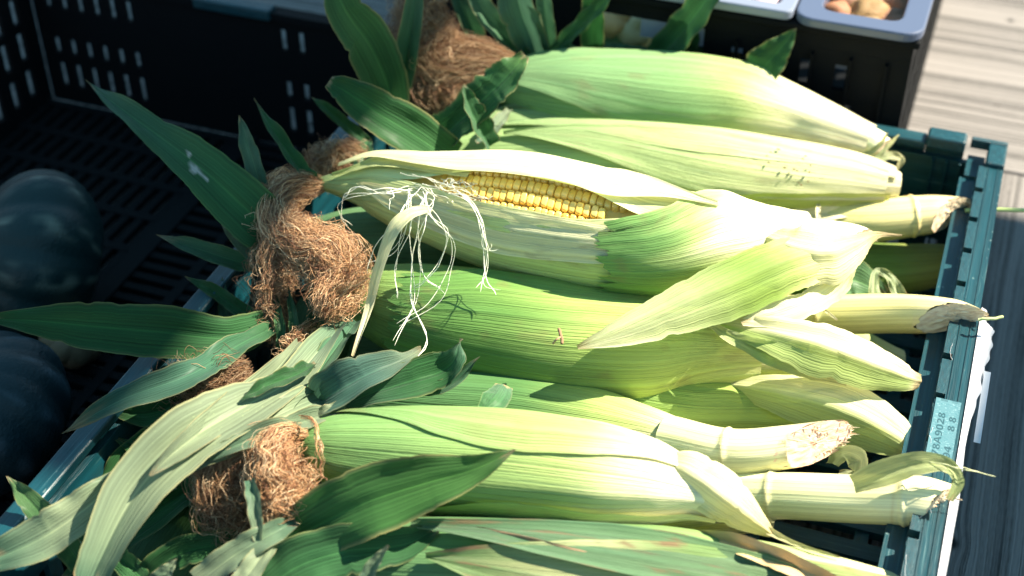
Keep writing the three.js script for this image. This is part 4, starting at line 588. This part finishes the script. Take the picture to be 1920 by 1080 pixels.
// ear hidden behind the rear ear: only its upright leaves show
{
  const sp = makeSpine([[-0.1053, 0.126, -0.2894], [-0.0647, 0.122, -0.3161], [-0.0023, 0.118, -0.3422], [0.0558, 0.114, -0.354]], [0.010, 0.020, 0.022, 0.016]);
  const t = ear('ear hidden behind the rear ear, its leaves standing up in a row', sp);
  huskBody(t, sp, { seed: 73, nu: 50, nv: 40, cols: dullStops });
  ribbon(t, [[-0.0825, 0.148, -0.2539], [-0.0953, 0.174, -0.2405], [-0.1057, 0.194, -0.2327], [-0.1133, 0.216, -0.2286]], [12, 16, 15, 11], { seed: 141, cols: [[0, LEAF.mid], [1, LEAF.glaucous]], fold: 0.5, edge: 0.5 });
  ribbon(t, [[-0.1198, 0.15, -0.2627], [-0.1243, 0.17, -0.2545], [-0.129, 0.188, -0.2493], [-0.1327, 0.204, -0.2478]], [10, 14, 12, 8], { seed: 142, cols: [[0, LEAF.mid], [1, LEAF.glaucous]], fold: 0.6, edge: 0.5 });
  ribbon(t, [[-0.0761, 0.144, -0.2639], [-0.0794, 0.172, -0.2503], [-0.0831, 0.196, -0.2408], [-0.0866, 0.22, -0.238]], [16, 24, 26, 20], { seed: 143, cols: [[0, LEAF.glaucous], [1, LEAF.glaucous]], fold: 0.4, edge: 0.3, roll: -20 });
  ribbon(t, [[-0.0666, 0.146, -0.2652], [-0.0675, 0.176, -0.2548], [-0.0676, 0.208, -0.2459]], [8, 12, 10], { seed: 144, cols: [[0, LEAF.mid], [1, LEAF.glaucous]], fold: 0.4 });
  ribbon(t, [[-0.0645, 0.154, -0.2586], [-0.0502, 0.172, -0.2609], [-0.036, 0.19, -0.2622], [-0.0246, 0.206, -0.2658]], [8, 11, 11, 8], { seed: 145, cols: [[0, LEAF.mid], [1, LEAF.mid]], fold: 0.3 });
  ribbon(t, [[-0.0415, 0.142, -0.282], [-0.04, 0.17, -0.2727], [-0.0383, 0.196, -0.2654], [-0.0375, 0.214, -0.2606]], [14, 17, 15, 12], { seed: 146, cols: [[0, LEAF.deep], [1, LEAF.deep]], fold: 0.2, edge: 0.4 });
  ribbon(t, [[-0.0004, 0.142, -0.2929], [0.0156, 0.166, -0.2887], [0.0286, 0.188, -0.2857], [0.0413, 0.212, -0.2852]], [20, 24, 22, 14], { seed: 147, cols: [[0, LEAF.deep], [0.5, LEAF.mid], [1, [0.06, 0.2, 0.07]]], fold: 0.25, edge: 0.3, nu: 70 });
  ribbon(t, [[0.0191, 0.142, -0.3], [0.0241, 0.158, -0.2994], [0.0255, 0.174, -0.3009]], [11, 12, 3], { seed: 148, cols: [[0, LEAF.deep], [1, LEAF.deep]], fold: 0.3 });
  ribbon(t, [[0.0212, 0.146, -0.3053], [0.0431, 0.152, -0.3082], [0.0671, 0.16, -0.3127]], [8, 9, 4], { seed: 149, cols: [[0, LEAF.mid], [1, LEAF.glaucous]], fold: 0.4 });
  ribbon(t, [[-0.0061, 0.14, -0.3069], [-0.0266, 0.146, -0.2945], [-0.0372, 0.148, -0.2901]], [7, 8, 3], { seed: 150, cols: [[0, LEAF.glaucous], [1, LEAF.glaucous]], fold: 0.4 });
}
{ // a scrap of dry husk on the broad ear
  const p = [0.0334, 0.146, 0.0209], t = thing('husk_scrap', 'tiny brown forked scrap lying on the broad green ear', 'scrap', p);
  part(t, 'fibre', strandGeometry([thread([[0.0325, 0.147, 0.0154], [0.0361, 0.149, 0.0227], [0.038, 0.147, 0.0265]], 0.0009, [0.26, 0.15, 0.08], 1, 0.0003), thread([[0.0363, 0.149, 0.0236], [0.0348, 0.149, 0.026], [0.0328, 0.146, 0.0271]], 0.0006, [0.36, 0.24, 0.13], 2, 0.0003)], 6), M.dry);
}
// two dark ears added under the leaves to shade and hide the left wall
for (const [label, a, b, k] of [['dark ear added to shade the left wall beneath the big lit leaf', [-0.135, 0.062, 0.05], [-0.128, 0.068, 0.235], 1], ['dark ear added to shade the left wall beneath the dried silk', [-0.138, 0.07, -0.16], [-0.132, 0.066, 0.03], 2]]) {
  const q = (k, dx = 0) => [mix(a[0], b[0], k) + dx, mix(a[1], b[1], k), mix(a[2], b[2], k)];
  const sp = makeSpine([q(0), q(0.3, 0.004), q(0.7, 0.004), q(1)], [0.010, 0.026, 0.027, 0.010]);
  huskBody(ear(label, sp), sp, { seed: 300 + k, nu: 60, nv: 44, cols: [[0, [0.04, 0.11, 0.05]], [1, [0.07, 0.16, 0.07]]] });  // husk colour kept very dark to stand in for the shaded gap
}
// hidden layers that fill the crate
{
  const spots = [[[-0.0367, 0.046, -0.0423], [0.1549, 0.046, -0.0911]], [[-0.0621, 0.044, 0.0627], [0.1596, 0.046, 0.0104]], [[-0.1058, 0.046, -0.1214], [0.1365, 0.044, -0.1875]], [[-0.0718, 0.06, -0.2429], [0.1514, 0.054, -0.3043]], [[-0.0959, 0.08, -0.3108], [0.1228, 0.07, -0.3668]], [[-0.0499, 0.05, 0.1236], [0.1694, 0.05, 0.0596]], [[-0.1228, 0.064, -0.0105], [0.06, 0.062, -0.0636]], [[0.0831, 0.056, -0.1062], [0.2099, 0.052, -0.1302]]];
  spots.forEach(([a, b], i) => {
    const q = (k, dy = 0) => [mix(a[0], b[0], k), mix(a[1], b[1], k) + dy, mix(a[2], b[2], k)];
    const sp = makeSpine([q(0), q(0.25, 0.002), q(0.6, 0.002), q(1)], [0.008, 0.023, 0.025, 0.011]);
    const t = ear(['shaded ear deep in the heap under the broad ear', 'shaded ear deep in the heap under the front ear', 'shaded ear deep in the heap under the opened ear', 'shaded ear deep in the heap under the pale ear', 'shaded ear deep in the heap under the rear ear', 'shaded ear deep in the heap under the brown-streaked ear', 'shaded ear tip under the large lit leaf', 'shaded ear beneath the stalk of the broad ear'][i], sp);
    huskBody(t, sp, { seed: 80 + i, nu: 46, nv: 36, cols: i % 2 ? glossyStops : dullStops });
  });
}

// ---------------------------------------------------------------- crates
// boxes of a moulded wall that runs along 'x' or 'z' from a0 to a1: full rails, and rows of upright slots
function wallBoxes(axis, a0, a1, c, th, y0, y1, rows, pitch, slot, solid = []) {
  const out = [], put = (p, q, y, Y) => { if (q - p > 1e-5 && Y - y > 1e-5) out.push(axis === 'x' ? box(p, q, y, Y, c - th / 2, c + th / 2) : box(c - th / 2, c + th / 2, y, Y, p, q)); };
  let y = y0;
  for (const [lo, hi] of rows) {
    put(a0, a1, y, lo);
    let p = a0;
    for (let k = a0 + pitch; k < a1 - pitch; k += pitch) { if (solid.some(([s, e]) => k > s && k < e)) continue; put(p, k - slot / 2, lo, hi); p = k + slot / 2; }
    put(p, a1, lo, hi); y = hi;
  }
  put(a0, a1, y, y1); return out;
}
// the green folding crate that holds the corn
{
  const X0 = -0.185, X1 = 0.2455, Z0 = -0.292, Z1 = 0.31, Y = 0.125, f = 0.012;
  const t = thing('produce_crate', 'green plastic folding crate filled with ears of corn', 'crate', [0.03, 0, 0.01]);
  part(t, 'floor', merge((() => { const a = []; for (let z = Z0 + 0.012; z < Z1 - 0.012; z += 0.022) a.push(box(X0 + 0.008, X1 - 0.008, 0.006, f, z, z + 0.012)); for (let x = X0 + 0.03; x < X1; x += 0.06) a.push(box(x, x + 0.008, 0.004, f - 0.002, Z0 + 0.008, Z1 - 0.008)); return a; })()), M.teal);
  const rows = [[0.024, 0.05], [0.058, 0.084]];
  part(t, 'back_wall', merge(wallBoxes('x', X0 + 0.006, X1 - 0.006, Z0 + 0.006, 0.004, 0.004, 0.112, [[0.026, 0.046], [0.054, 0.072]], 0.026, 0.008, [[-0.06, 0.12]])), M.teal);
  part(t, 'front_wall', merge(wallBoxes('x', X0 + 0.006, X1 - 0.006, Z1 - 0.006, 0.004, 0.004, 0.112, rows, 0.016, 0.007)), M.teal);
  part(t, 'side_wall', merge(wallBoxes('z', Z0 + 0.01, Z1 - 0.01, X1 - 0.009, 0.004, 0.004, 0.112, rows, 0.017, 0.008)), M.teal, 'right wall with upright slots');
  part(t, 'side_wall', merge(wallBoxes('z', Z0 + 0.01, Z1 - 0.01, X0 + 0.009, 0.004, 0.004, 0.112, rows, 0.017, 0.008)), M.teal, 'left wall with upright slots');
  // right rim: flat top with notches along its inner edge, a lower inner ledge, thin ridges
  const rim = [], Zr = Z0 + 0.03; let z = Zr;
  for (let k = Zr + 0.026; k < Z1 - 0.02; k += 0.0345) { rim.push(box(X1 - 0.0155, X1 - 0.0105, Y - 0.005, Y, z, k)); z = k + 0.0055; }
  rim.push(box(X1 - 0.0155, X1 - 0.0105, Y - 0.005, Y, z, Z1 - 0.005));
  rim.push(box(X1 - 0.0105, X1 - 0.0002, Y - 0.0052, Y - 0.0002, Zr, Z1 - 0.005), box(X1 - 0.004, X1, Y - 0.016, Y - 0.0054, Zr, Z1 - 0.005));
  for (const x of [0.0092, 0.0035]) rim.push(box(X1 - x - 0.0003, X1 - x + 0.0003, Y - 0.0002, Y + 0.0003, Zr, Z1 - 0.006));
  part(t, 'rim', merge(rim), M.teal, 'right rim with notches');
  part(t, 'ledge', merge([box(X1 - 0.026, X1 - 0.0158, 0.109, 0.114, Zr, Z1 - 0.005), box(X1 - 0.0158, X1 - 0.0124, 0.108, Y - 0.0056, Zr, Z1 - 0.005)]), M.teal);
  const lz = [box(X0, X0 + 0.0125, Y - 0.006, Y, Z0, Z1, 0.0015), box(X0, X0 + 0.003, 0.1, Y - 0.0062, Z0, Z1)];
  part(t, 'rim', merge(lz), M.teal, 'left rim');
  part(t, 'rim', merge([box(X0 + 0.0142, X1 - 0.052, Y - 0.006, Y, Z0, Z0 + 0.0125, 0.0015), box(X0 + 0.0142, X1 - 0.052, 0.1, Y - 0.0062, Z0, Z0 + 0.003)]), M.teal, 'back rim');
  // hinged corner at the back right, higher than the rim
  part(t, 'corner_post', merge([box(X1 - 0.0518, X1 - 0.0265, Y - 0.004, Y + 0.0055, Z0, Z0 + 0.014, 0.002), box(X1 - 0.0518, X1 - 0.0265, 0.07, Y - 0.0042, Z0, Z0 + 0.004), box(X1 - 0.0235, X1, Y - 0.004, Y + 0.003, Z0 - 0.001, Z0 + 0.0035, 0.001), box(X1 - 0.012, X1, Y - 0.006, Y + 0.003, Z0 + 0.0037, Z0 + 0.0295, 0.0015), box(X1 - 0.0235, X1 - 0.0122, Y - 0.014, Y - 0.009, Z0 + 0.004, Z0 + 0.03), box(X1 - 0.004, X1, 0.004, Y - 0.0062, Z0, Z0 + 0.0295), box(X1 - 0.0265, X1 - 0.0045, 0.004, 0.1, Z0, Z0 + 0.003)]), M.teal, 'hinged back right corner');
  for (const k of [0, 1, 2]) part(t, 'rib', box(X1 - 0.046 + 0.009 * k, X1 - 0.0445 + 0.009 * k, 0.03, 0.112, Z0 + 0.0084, Z0 + 0.0125), M.teal);
  part(t, 'corner_post', merge([box(X0 - 0.001, X0 + 0.0165, Y + 0.0004, Y + 0.014, Z0 - 0.002, Z0 + 0.02, 0.003)]), M.teal, 'raised back left corner');
  // paper label glued over the right rim: faded digits, torn white edge hanging outside
  const cv = document.createElement('canvas'); cv.width = 256; cv.height = 512; const x = cv.getContext('2d');
  x.fillStyle = '#47717a'; x.fillRect(0, 0, 256, 512); const r = rng(6);
  for (let k = 0; k < 420; k++) { x.fillStyle = r() < 0.5 ? 'rgba(150,175,178,0.5)' : 'rgba(20,90,100,0.5)'; x.fillRect(r() * 256, r() * 512, 3 + r() * 26, 1 + r() * 5); }
  x.fillStyle = '#0c3f49'; x.font = 'bold 96px sans-serif'; x.save(); x.translate(120, 500); x.rotate(-PI / 2); x.fillText('78A9028', 0, 0); x.restore(); x.save(); x.translate(232, 500); x.rotate(-PI / 2); x.fillText('94     8 8', 0, 0); x.restore();
  const ct = new THREE.CanvasTexture(cv); ct.colorSpace = THREE.SRGBColorSpace;
  const lg = surface((u, v) => new THREE.Vector3(X1 - 0.0148 + 0.0130 * v, Y + 0.0007 + 0.0002 * noise(u * 8, v * 4), 0.022 - 0.046 * u), 20, 6, (u, v) => [v, 1 - u > 0 ? u : 0]);
  part(t, 'label', lg, std({ map: ct, roughness: 0.5, side: THREE.DoubleSide }), 'faded paper label with digits on the right rim');
  const edge = (a, b, w0, w1, drop, seed) => surface((u, v) => { const zz = mix(a, b, u), w = mix(w0, w1, u) * (0.8 + 0.3 * noise(u * 9, seed)) * (1 - 0.55 * Math.pow(u, 8)); return new THREE.Vector3(X1 + 0.0006 + w * v * 0.9, Y - 0.0006 - drop * v * v - 0.001 * noise(u * 7, v * 2, seed), zz); }, 50, 6);
  part(t, 'torn_tape', edge(-0.112, 0.30, 0.0055, 0.0065, 0.004, 2), M.white, 'white torn tape along the outer edge');
  part(t, 'torn_tape', edge(-0.100, -0.012, 0.013, 0.007, 0.006, 5), M.white);
  part(t, 'torn_tape', surface((u, v) => new THREE.Vector3(X1 + 0.0075 + 0.0035 * v + 0.0005 * u, Y - 0.004 - 0.006 * u, -0.06 + 0.052 * u), 12, 3), M.white);
  const sc = [];
  for (let k = 0; k < 5; k++) { const z0 = mix(-0.1, 0.11, r()), x0 = X1 - 0.014 * r() - 0.001; sc.push(thread([[x0, Y + 0.0006, z0], [x0 + 0.003 * (r() - 0.5), Y + 0.0007, z0 + 0.008], [x0 + 0.006 * (r() - 0.5), Y + 0.0006, z0 + 0.014 + 0.01 * r()]], 0.00012, [1, 1, 1], k, 0.0008)); }
  part(t, 'tape_shred', strandGeometry(sc), M.white);
}
// black crate with the squashes on the left
{
  const X0 = -0.53, X1 = -0.187, Z0 = -0.297, Z1 = 0.31, Y = 0.124;
  const t = thing('black_crate', 'black slotted plastic crate holding dark squashes left of the corn', 'crate', [-0.36, 0, 0.01]);
  const a = [], low = 0.010;
  const zone = -0.335;
  for (let z = Z0 + 0.012, row = 0; z < Z1 - 0.04; z += 0.040, row++) {                      // left zone: slots run away from the camera
    a.push(box(X0 + 0.004, zone - 0.008, 0.004, low, z, z + 0.008));
    for (let x = X0 + 0.004 + (row % 2) * 0.002; x < zone - 0.012; x += 0.0125) a.push(box(x, x + 0.0065, 0.004, low - 0.0006, z + 0.0081, z + 0.0399));
  }
  a.push(box(zone - 0.0079, zone + 0.0079, 0.003, low + 0.001, Z0 + 0.006, Z1 - 0.006));
  for (let x = zone + 0.008, c = 0; x < X1 - 0.01; x += 0.045, c++) {
    a.push(box(x + 0.037, x + 0.0449, 0.004, low, Z0 + 0.006, Z1 - 0.006));
    for (let z = Z0 + 0.01; z < Z1 - 0.01; z += 0.0125) a.push(box(x, x + 0.0369, 0.004, low - 0.0006, z, z + 0.0065));
  }
  part(t, 'floor', merge(a), M.black, 'slotted floor');
  part(t, 'back_wall', merge(wallBoxes('x', X0, X1 - 0.001, Z0, 0.004, 0.004, Y - 0.003, [[0.020, 0.042], [0.052, 0.066], [0.094, 0.112]], 0.0155, 0.0055, [[-0.43, -0.31], [-0.27, -0.18]])), M.black);
  part(t, 'side_wall', merge(wallBoxes('z', Z0 + 0.003, Z1, X0 - 0.002, 0.004, 0.004, Y - 0.003, [[0.020, 0.044], [0.054, 0.078], [0.086, 0.108]], 0.022, 0.008)), M.black, 'left wall');
  part(t, 'side_wall', merge(wallBoxes('z', Z0 + 0.003, Z1, X1 - 0.004, 0.003, 0.004, Y - 0.012, [[0.024, 0.05], [0.06, 0.085]], 0.02, 0.008)), M.black, 'right wall');
  part(t, 'rim', merge([box(X0 - 0.008, X0 + 0.004, Y - 0.003, Y + 0.003, Z0 - 0.006, Z1), box(X0 + 0.0042, -0.372, Y - 0.003, Y + 0.003, Z0 - 0.006, Z0 + 0.006), box(-0.3038, -0.203, Y - 0.003, Y + 0.003, Z0 - 0.006, Z0 + 0.006)]), M.black);
  part(t, 'handle', box(-0.3715, -0.304, Y - 0.004, Y + 0.0055, Z0 - 0.006, Z0 + 0.008, 0.002), M.teal, 'teal handle bar at the back');
}
// squashes on its floor
function squash(name, label, pos, rad, squat, axis, seed, base, stripe, ribs) {
  const t = thing(name, label, 'squash', pos), q = new THREE.Quaternion().setFromUnitVectors(new THREE.Vector3(0, 1, 0), V(axis).normalize()), cen = V(pos).add(new THREE.Vector3(0, rad * 0.86, 0));
  const at = (th, ph) => { const k = 1 + 0.085 * Math.pow(Math.abs(Math.cos(ph * ribs / 2)), 0.8) * Math.sin(th) + 0.03 * noise(Math.cos(ph) * 2, Math.sin(ph) * 2, seed + th); const dip = 1 - 0.22 * Math.exp(-Math.pow(Math.sin(th) / 0.3, 2)); return new THREE.Vector3(rad * k * Math.sin(th) * Math.cos(ph), rad * squat * dip * Math.cos(th), rad * k * Math.sin(th) * Math.sin(ph)).applyQuaternion(q).add(cen); };
  part(t, 'skin', surface((u, v) => at(PI * (0.002 + 0.996 * u), v * 2 * PI), 60, 110, (u, v) => [u * 2, v * 4], (u, v) => {
    const ph = v * 2 * PI, s = Math.pow(0.5 + 0.5 * Math.cos(ph * ribs + 0.6 * noise(u * 5, ph, seed)), 4) * smooth(-0.15, 0.35, noise(u * 9, Math.cos(ph) * 6, Math.sin(ph) * 6 + seed)), b = smooth(0.45, 0.6, noise(u * 14 + 3, Math.cos(ph) * 5, Math.sin(ph) * 5 + seed));
    return mix3(mix3(base, stripe, 0.85 * s), [0.36, 0.30, 0.20], 0.0 * b);
  }, true), phys({ vertexColors: true, roughness: 0.45, specularIntensity: 0.5, bumpMap: plasticBump, bumpScale: 0.0006 }));
  const st = makeSpine([at(0.02, 0).toArray(), at(0.02, 0).add(V(axis).normalize().multiplyScalar(0.012)).toArray(), at(0.02, 0).add(V(axis).normalize().multiplyScalar(0.024)).toArray()], [0.009, 0.006, 0.0075]);
  part(t, 'stem', surface((u, v) => st.put(u, v * 2 * PI, st.rad(u) * (1 + 0.12 * Math.cos(v * 10 * PI)) * (u > 0.98 ? 0.2 : 1)), 14, 30, (u, v) => [u, v], () => [0.34, 0.30, 0.18], true), M.dry);
  return t;
}
squash('kabocha_squash', 'dark blue-green squash with pale streaks, in the middle of the black crate', [-0.3555, 0.011, -0.0365], 0.056, 0.80, [-0.72, 0.35, 0.45], 3, [0.007, 0.026, 0.028], [0.14, 0.17, 0.14], 10);
squash('kabocha_squash', 'dark blue squash at the left edge in front of the streaked squash', [-0.2975, 0.011, 0.1048], 0.052, 0.82, [-0.3, 0.85, 0.2], 8, [0.008, 0.024, 0.030], [0.05, 0.08, 0.1], 12);
squash('small_squash', 'small tan squash half hidden behind the long leaf', [-0.3114, 0.011, -0.0026], 0.020, 1.1, [0.5, 0.7, 0.2], 12, [0.24, 0.19, 0.12], [0.3, 0.25, 0.16], 8);

// black crate with trays behind the corn
{
  const X0 = -0.17, X1 = 0.173, Z0 = -0.86, Z1 = -0.303, Y = 0.186;
  const t = thing('tall_black_crate', 'tall black slotted crate carrying trays behind the corn crate', 'crate', [0, 0, -0.58]);
  part(t, 'front_wall', merge([...wallBoxes('x', X0, X1, Z1 - 0.003, 0.005, 0.004, 0.132, [[0.03, 0.05], [0.058, 0.08], [0.088, 0.104], [0.110, 0.128]], 0.0235, 0.0075), ...wallBoxes('x', 0.032, X1, Z1 - 0.003, 0.005, 0.1321, 0.168, [[0.138, 0.158]], 0.024, 0.008, [[0.03, 0.05]]), box(X0, -0.05, 0.1321, 0.168, Z1 - 0.0055, Z1 - 0.0005), box(X0, X1, 0.1681, Y - 0.006, Z1 - 0.0055, Z1 - 0.0005)]), M.black, 'front wall with slots and a handle opening');
  for (const x of [0.056, 0.082, 0.108, 0.134, 0.158]) part(t, 'rib', box(x - 0.001, x + 0.001, 0.01, 0.165, Z1 - 0.0004, Z1 + 0.004), M.black);
  part(t, 'side_wall', merge(wallBoxes('z', Z0, Z1 - 0.006, X1 - 0.003, 0.005, 0.004, Y - 0.006, [[0.03, 0.06], [0.075, 0.105], [0.12, 0.15]], 0.03, 0.012)), M.black);
  part(t, 'side_wall', merge(wallBoxes('z', Z0, Z1 - 0.006, X0 + 0.003, 0.005, 0.004, Y - 0.006, [[0.03, 0.06], [0.075, 0.105], [0.12, 0.15]], 0.03, 0.012)), M.black);
  part(t, 'back_wall', merge(wallBoxes('x', X0 + 0.006, X1 - 0.006, Z0 + 0.003, 0.005, 0.004, Y - 0.006, [[0.03, 0.06], [0.075, 0.105], [0.12, 0.15]], 0.03, 0.012)), M.black);
  part(t, 'floor', box(X0 + 0.006, X1 - 0.006, 0.006, 0.014, Z0 + 0.006, Z1 - 0.006), M.black);
  part(t, 'rim', merge([box(X0 - 0.004, X1 + 0.004, Y - 0.0058, Y, Z1 - 0.01, Z1 + 0.004, 0.002), box(X1 - 0.008, X1 + 0.004, Y - 0.0058, Y, Z0, Z1 - 0.0102, 0.002), box(X0 - 0.004, X0 + 0.008, Y - 0.0058, Y, Z0, Z1 - 0.0102, 0.002)]), M.black);
}
// trays on it
function tray(name, label, x0, x1, z0, z1, y, rimW, mat, corner) {
  const t = thing(name, label, 'tray', [(x0 + x1) / 2, y, (z0 + z1) / 2]);
  const sh = new THREE.Shape(), rr = (s, a, b, c, d, r, rev) => { const m = rev ? 'lineTo' : 'lineTo'; s.moveTo(a + r, c); s[m](b - r, c); s.quadraticCurveTo(b, c, b, c + r); s.lineTo(b, d - r); s.quadraticCurveTo(b, d, b - r, d); s.lineTo(a + r, d); s.quadraticCurveTo(a, d, a, d - r); s.lineTo(a, c + r); s.quadraticCurveTo(a, c, a + r, c); };
  rr(sh, x0, x1, -z1, -z0, corner); const h = new THREE.Path(); rr(h, x0 + rimW, x1 - rimW, -z1 + rimW, -z0 - rimW, corner * 0.8); sh.holes.push(h);
  const g = new THREE.ExtrudeGeometry(sh, { depth: 0.004, bevelEnabled: true, bevelSize: 0.0015, bevelThickness: 0.0015, bevelSegments: 2, curveSegments: 8 }); g.rotateX(-PI / 2); g.translate(0, y, 0);
  part(t, 'rim', g, mat);
  const b = rimW - 0.002, w = 0.002, yb = y - 0.035;
  part(t, 'basin', merge([box(x0 + b, x1 - b, yb, yb + w, z0 + b, z1 - b), box(x0 + b, x1 - b, yb + w, y, z1 - b - w, z1 - b), box(x0 + b, x1 - b, yb + w, y, z0 + b, z0 + b + w), box(x0 + b, x0 + b + w, yb + w, y, z0 + b + w, z1 - b - w), box(x1 - b - w, x1 - b, yb + w, y, z0 + b + w, z1 - b - w)]), mat);
  return t;
}
tray('plastic_tray', 'blue-grey plastic tray with rounded corner and brown contents', 0.094, 0.176, -0.52, -0.296, 0.188, 0.013, M.blueTray, 0.014);
tray('foam_tray', 'pale blue-grey tray wrapped in clear film beside the brown tray', -0.02, 0.090, -0.50, -0.298, 0.189, 0.008, phys({ color: new THREE.Color(0.18, 0.21, 0.28), roughness: 0.3 }), 0.006);
{
  const r = rng(41), lump = (name, label, cat, group, x, y, z, s, c) => {
    const g = new THREE.SphereGeometry(1, 18, 14), p = g.attributes.position, h = r() * 50; for (let i = 0; i < p.count; i++) { const k = 1 + 0.34 * noise(p.getX(i) * 1.3 + h, p.getY(i) * 1.3, p.getZ(i) * 1.3); p.setXYZ(i, p.getX(i) * k * s, p.getY(i) * k * s * 0.8, p.getZ(i) * k * s); }
    g.computeVertexNormals(); const m = new THREE.Mesh(g, std({ color: new THREE.Color(...c.map((q) => q * mix(0.8, 1.2, r()))), roughness: 0.7, bumpMap: plasticBump, bumpScale: 0.0006 })); m.name = numbered(name); m.position.set(x, y, z); m.castShadow = m.receiveShadow = true; m.userData = { label, category: cat, group }; scene.add(m);
  };
  for (let i = 0; i < 3; i++) for (let j = 0; j < 9; j++) lump('brown_lump', 'brown rounded lump in the blue-grey tray', 'produce', 'brown contents of the blue-grey tray', 0.118 + 0.018 * i + 0.009 * (r() - 0.5), 0.166 + 0.006 * r(), -0.334 - 0.02 * j + 0.008 * (r() - 0.5), 0.0125 * mix(0.8, 1.25, r()), [0.24, 0.13, 0.07]);
  for (let i = 0; i < 4; i++) for (let j = 0; j < 7; j++) lump('pale_lump', 'pale rounded lump under film in the pale tray', 'produce', 'pale contents of the film-wrapped tray', 0.0 + 0.023 * i, 0.181 + 0.003 * r(), -0.330 - 0.024 * j, 0.0125, [0.70, 0.60, 0.52]);
  for (let i = 0; i < 4; i++) for (let j = 0; j < 2; j++) lump('tan_lump', 'tan rounded lump seen through the handle opening of the tall crate', 'produce', 'tan contents of the tall black crate', -0.045 + 0.02 * i, 0.135 + 0.012 * r(), -0.332 - 0.026 * j, 0.0145, [0.66, 0.42, 0.22]);
}
// unseen awning, added and sized along the sun direction to shade the squashes
{
  const H = 1.7, k = (H - 0.125) / SUN.y, ox = SUN.x * k, oz = SUN.z * k, x1 = -0.166 + ox, z1 = 0.185 + oz, x0 = x1 - 0.62, z0 = z1 - 1.0;
  const t = thing('added_shade_awning', 'added unseen dark awning on two posts, placed to shade the left crate', 'awning', [(x0 + x1) / 2, 0, (z0 + z1) / 2]);
  part(t, 'shade_canopy', surface((u, v) => new THREE.Vector3(mix(x0, x1, u), H + 0.02 * Math.sin(u * PI) * Math.sin(v * PI), mix(z0, z1, v)), 10, 10), std({ color: new THREE.Color(0.03, 0.06, 0.07), roughness: 0.9, side: THREE.DoubleSide }));
  for (const [x, z] of [[x0, z0], [x1, z0]]) { const g = new THREE.CylinderGeometry(0.012, 0.012, H, 12); g.translate(x, H / 2, z); part(t, 'post', g, M.black); }
}
// a second, narrow unseen awning, added only to shade the near boards
{
  const H = 1.7, k = (H - 0.125) / SUN.y, ox = SUN.x * k, oz = SUN.z * k, x0 = 0.252 + ox, x1 = x0 + 0.3, z0 = -0.47 + oz, z1 = 0.35 + oz;
  const t = thing('added_shade_awning', 'added unseen narrow awning on two posts, placed to shade the boards at right', 'awning', [(x0 + x1) / 2, 0, (z0 + z1) / 2]);
  part(t, 'shade_canopy', surface((u, v) => new THREE.Vector3(mix(x0, x1, u), H + 0.02 * Math.sin(u * PI) * Math.sin(v * PI), mix(z0, z1, v)), 10, 10), std({ color: new THREE.Color(0.03, 0.06, 0.07), roughness: 0.9, side: THREE.DoubleSide }));
  for (const z of [z0, z1]) { const g = new THREE.CylinderGeometry(0.012, 0.012, H, 12); g.translate(x1, H / 2, z); part(t, 'post', g, M.black); }
}

renderer.render(scene, camera);
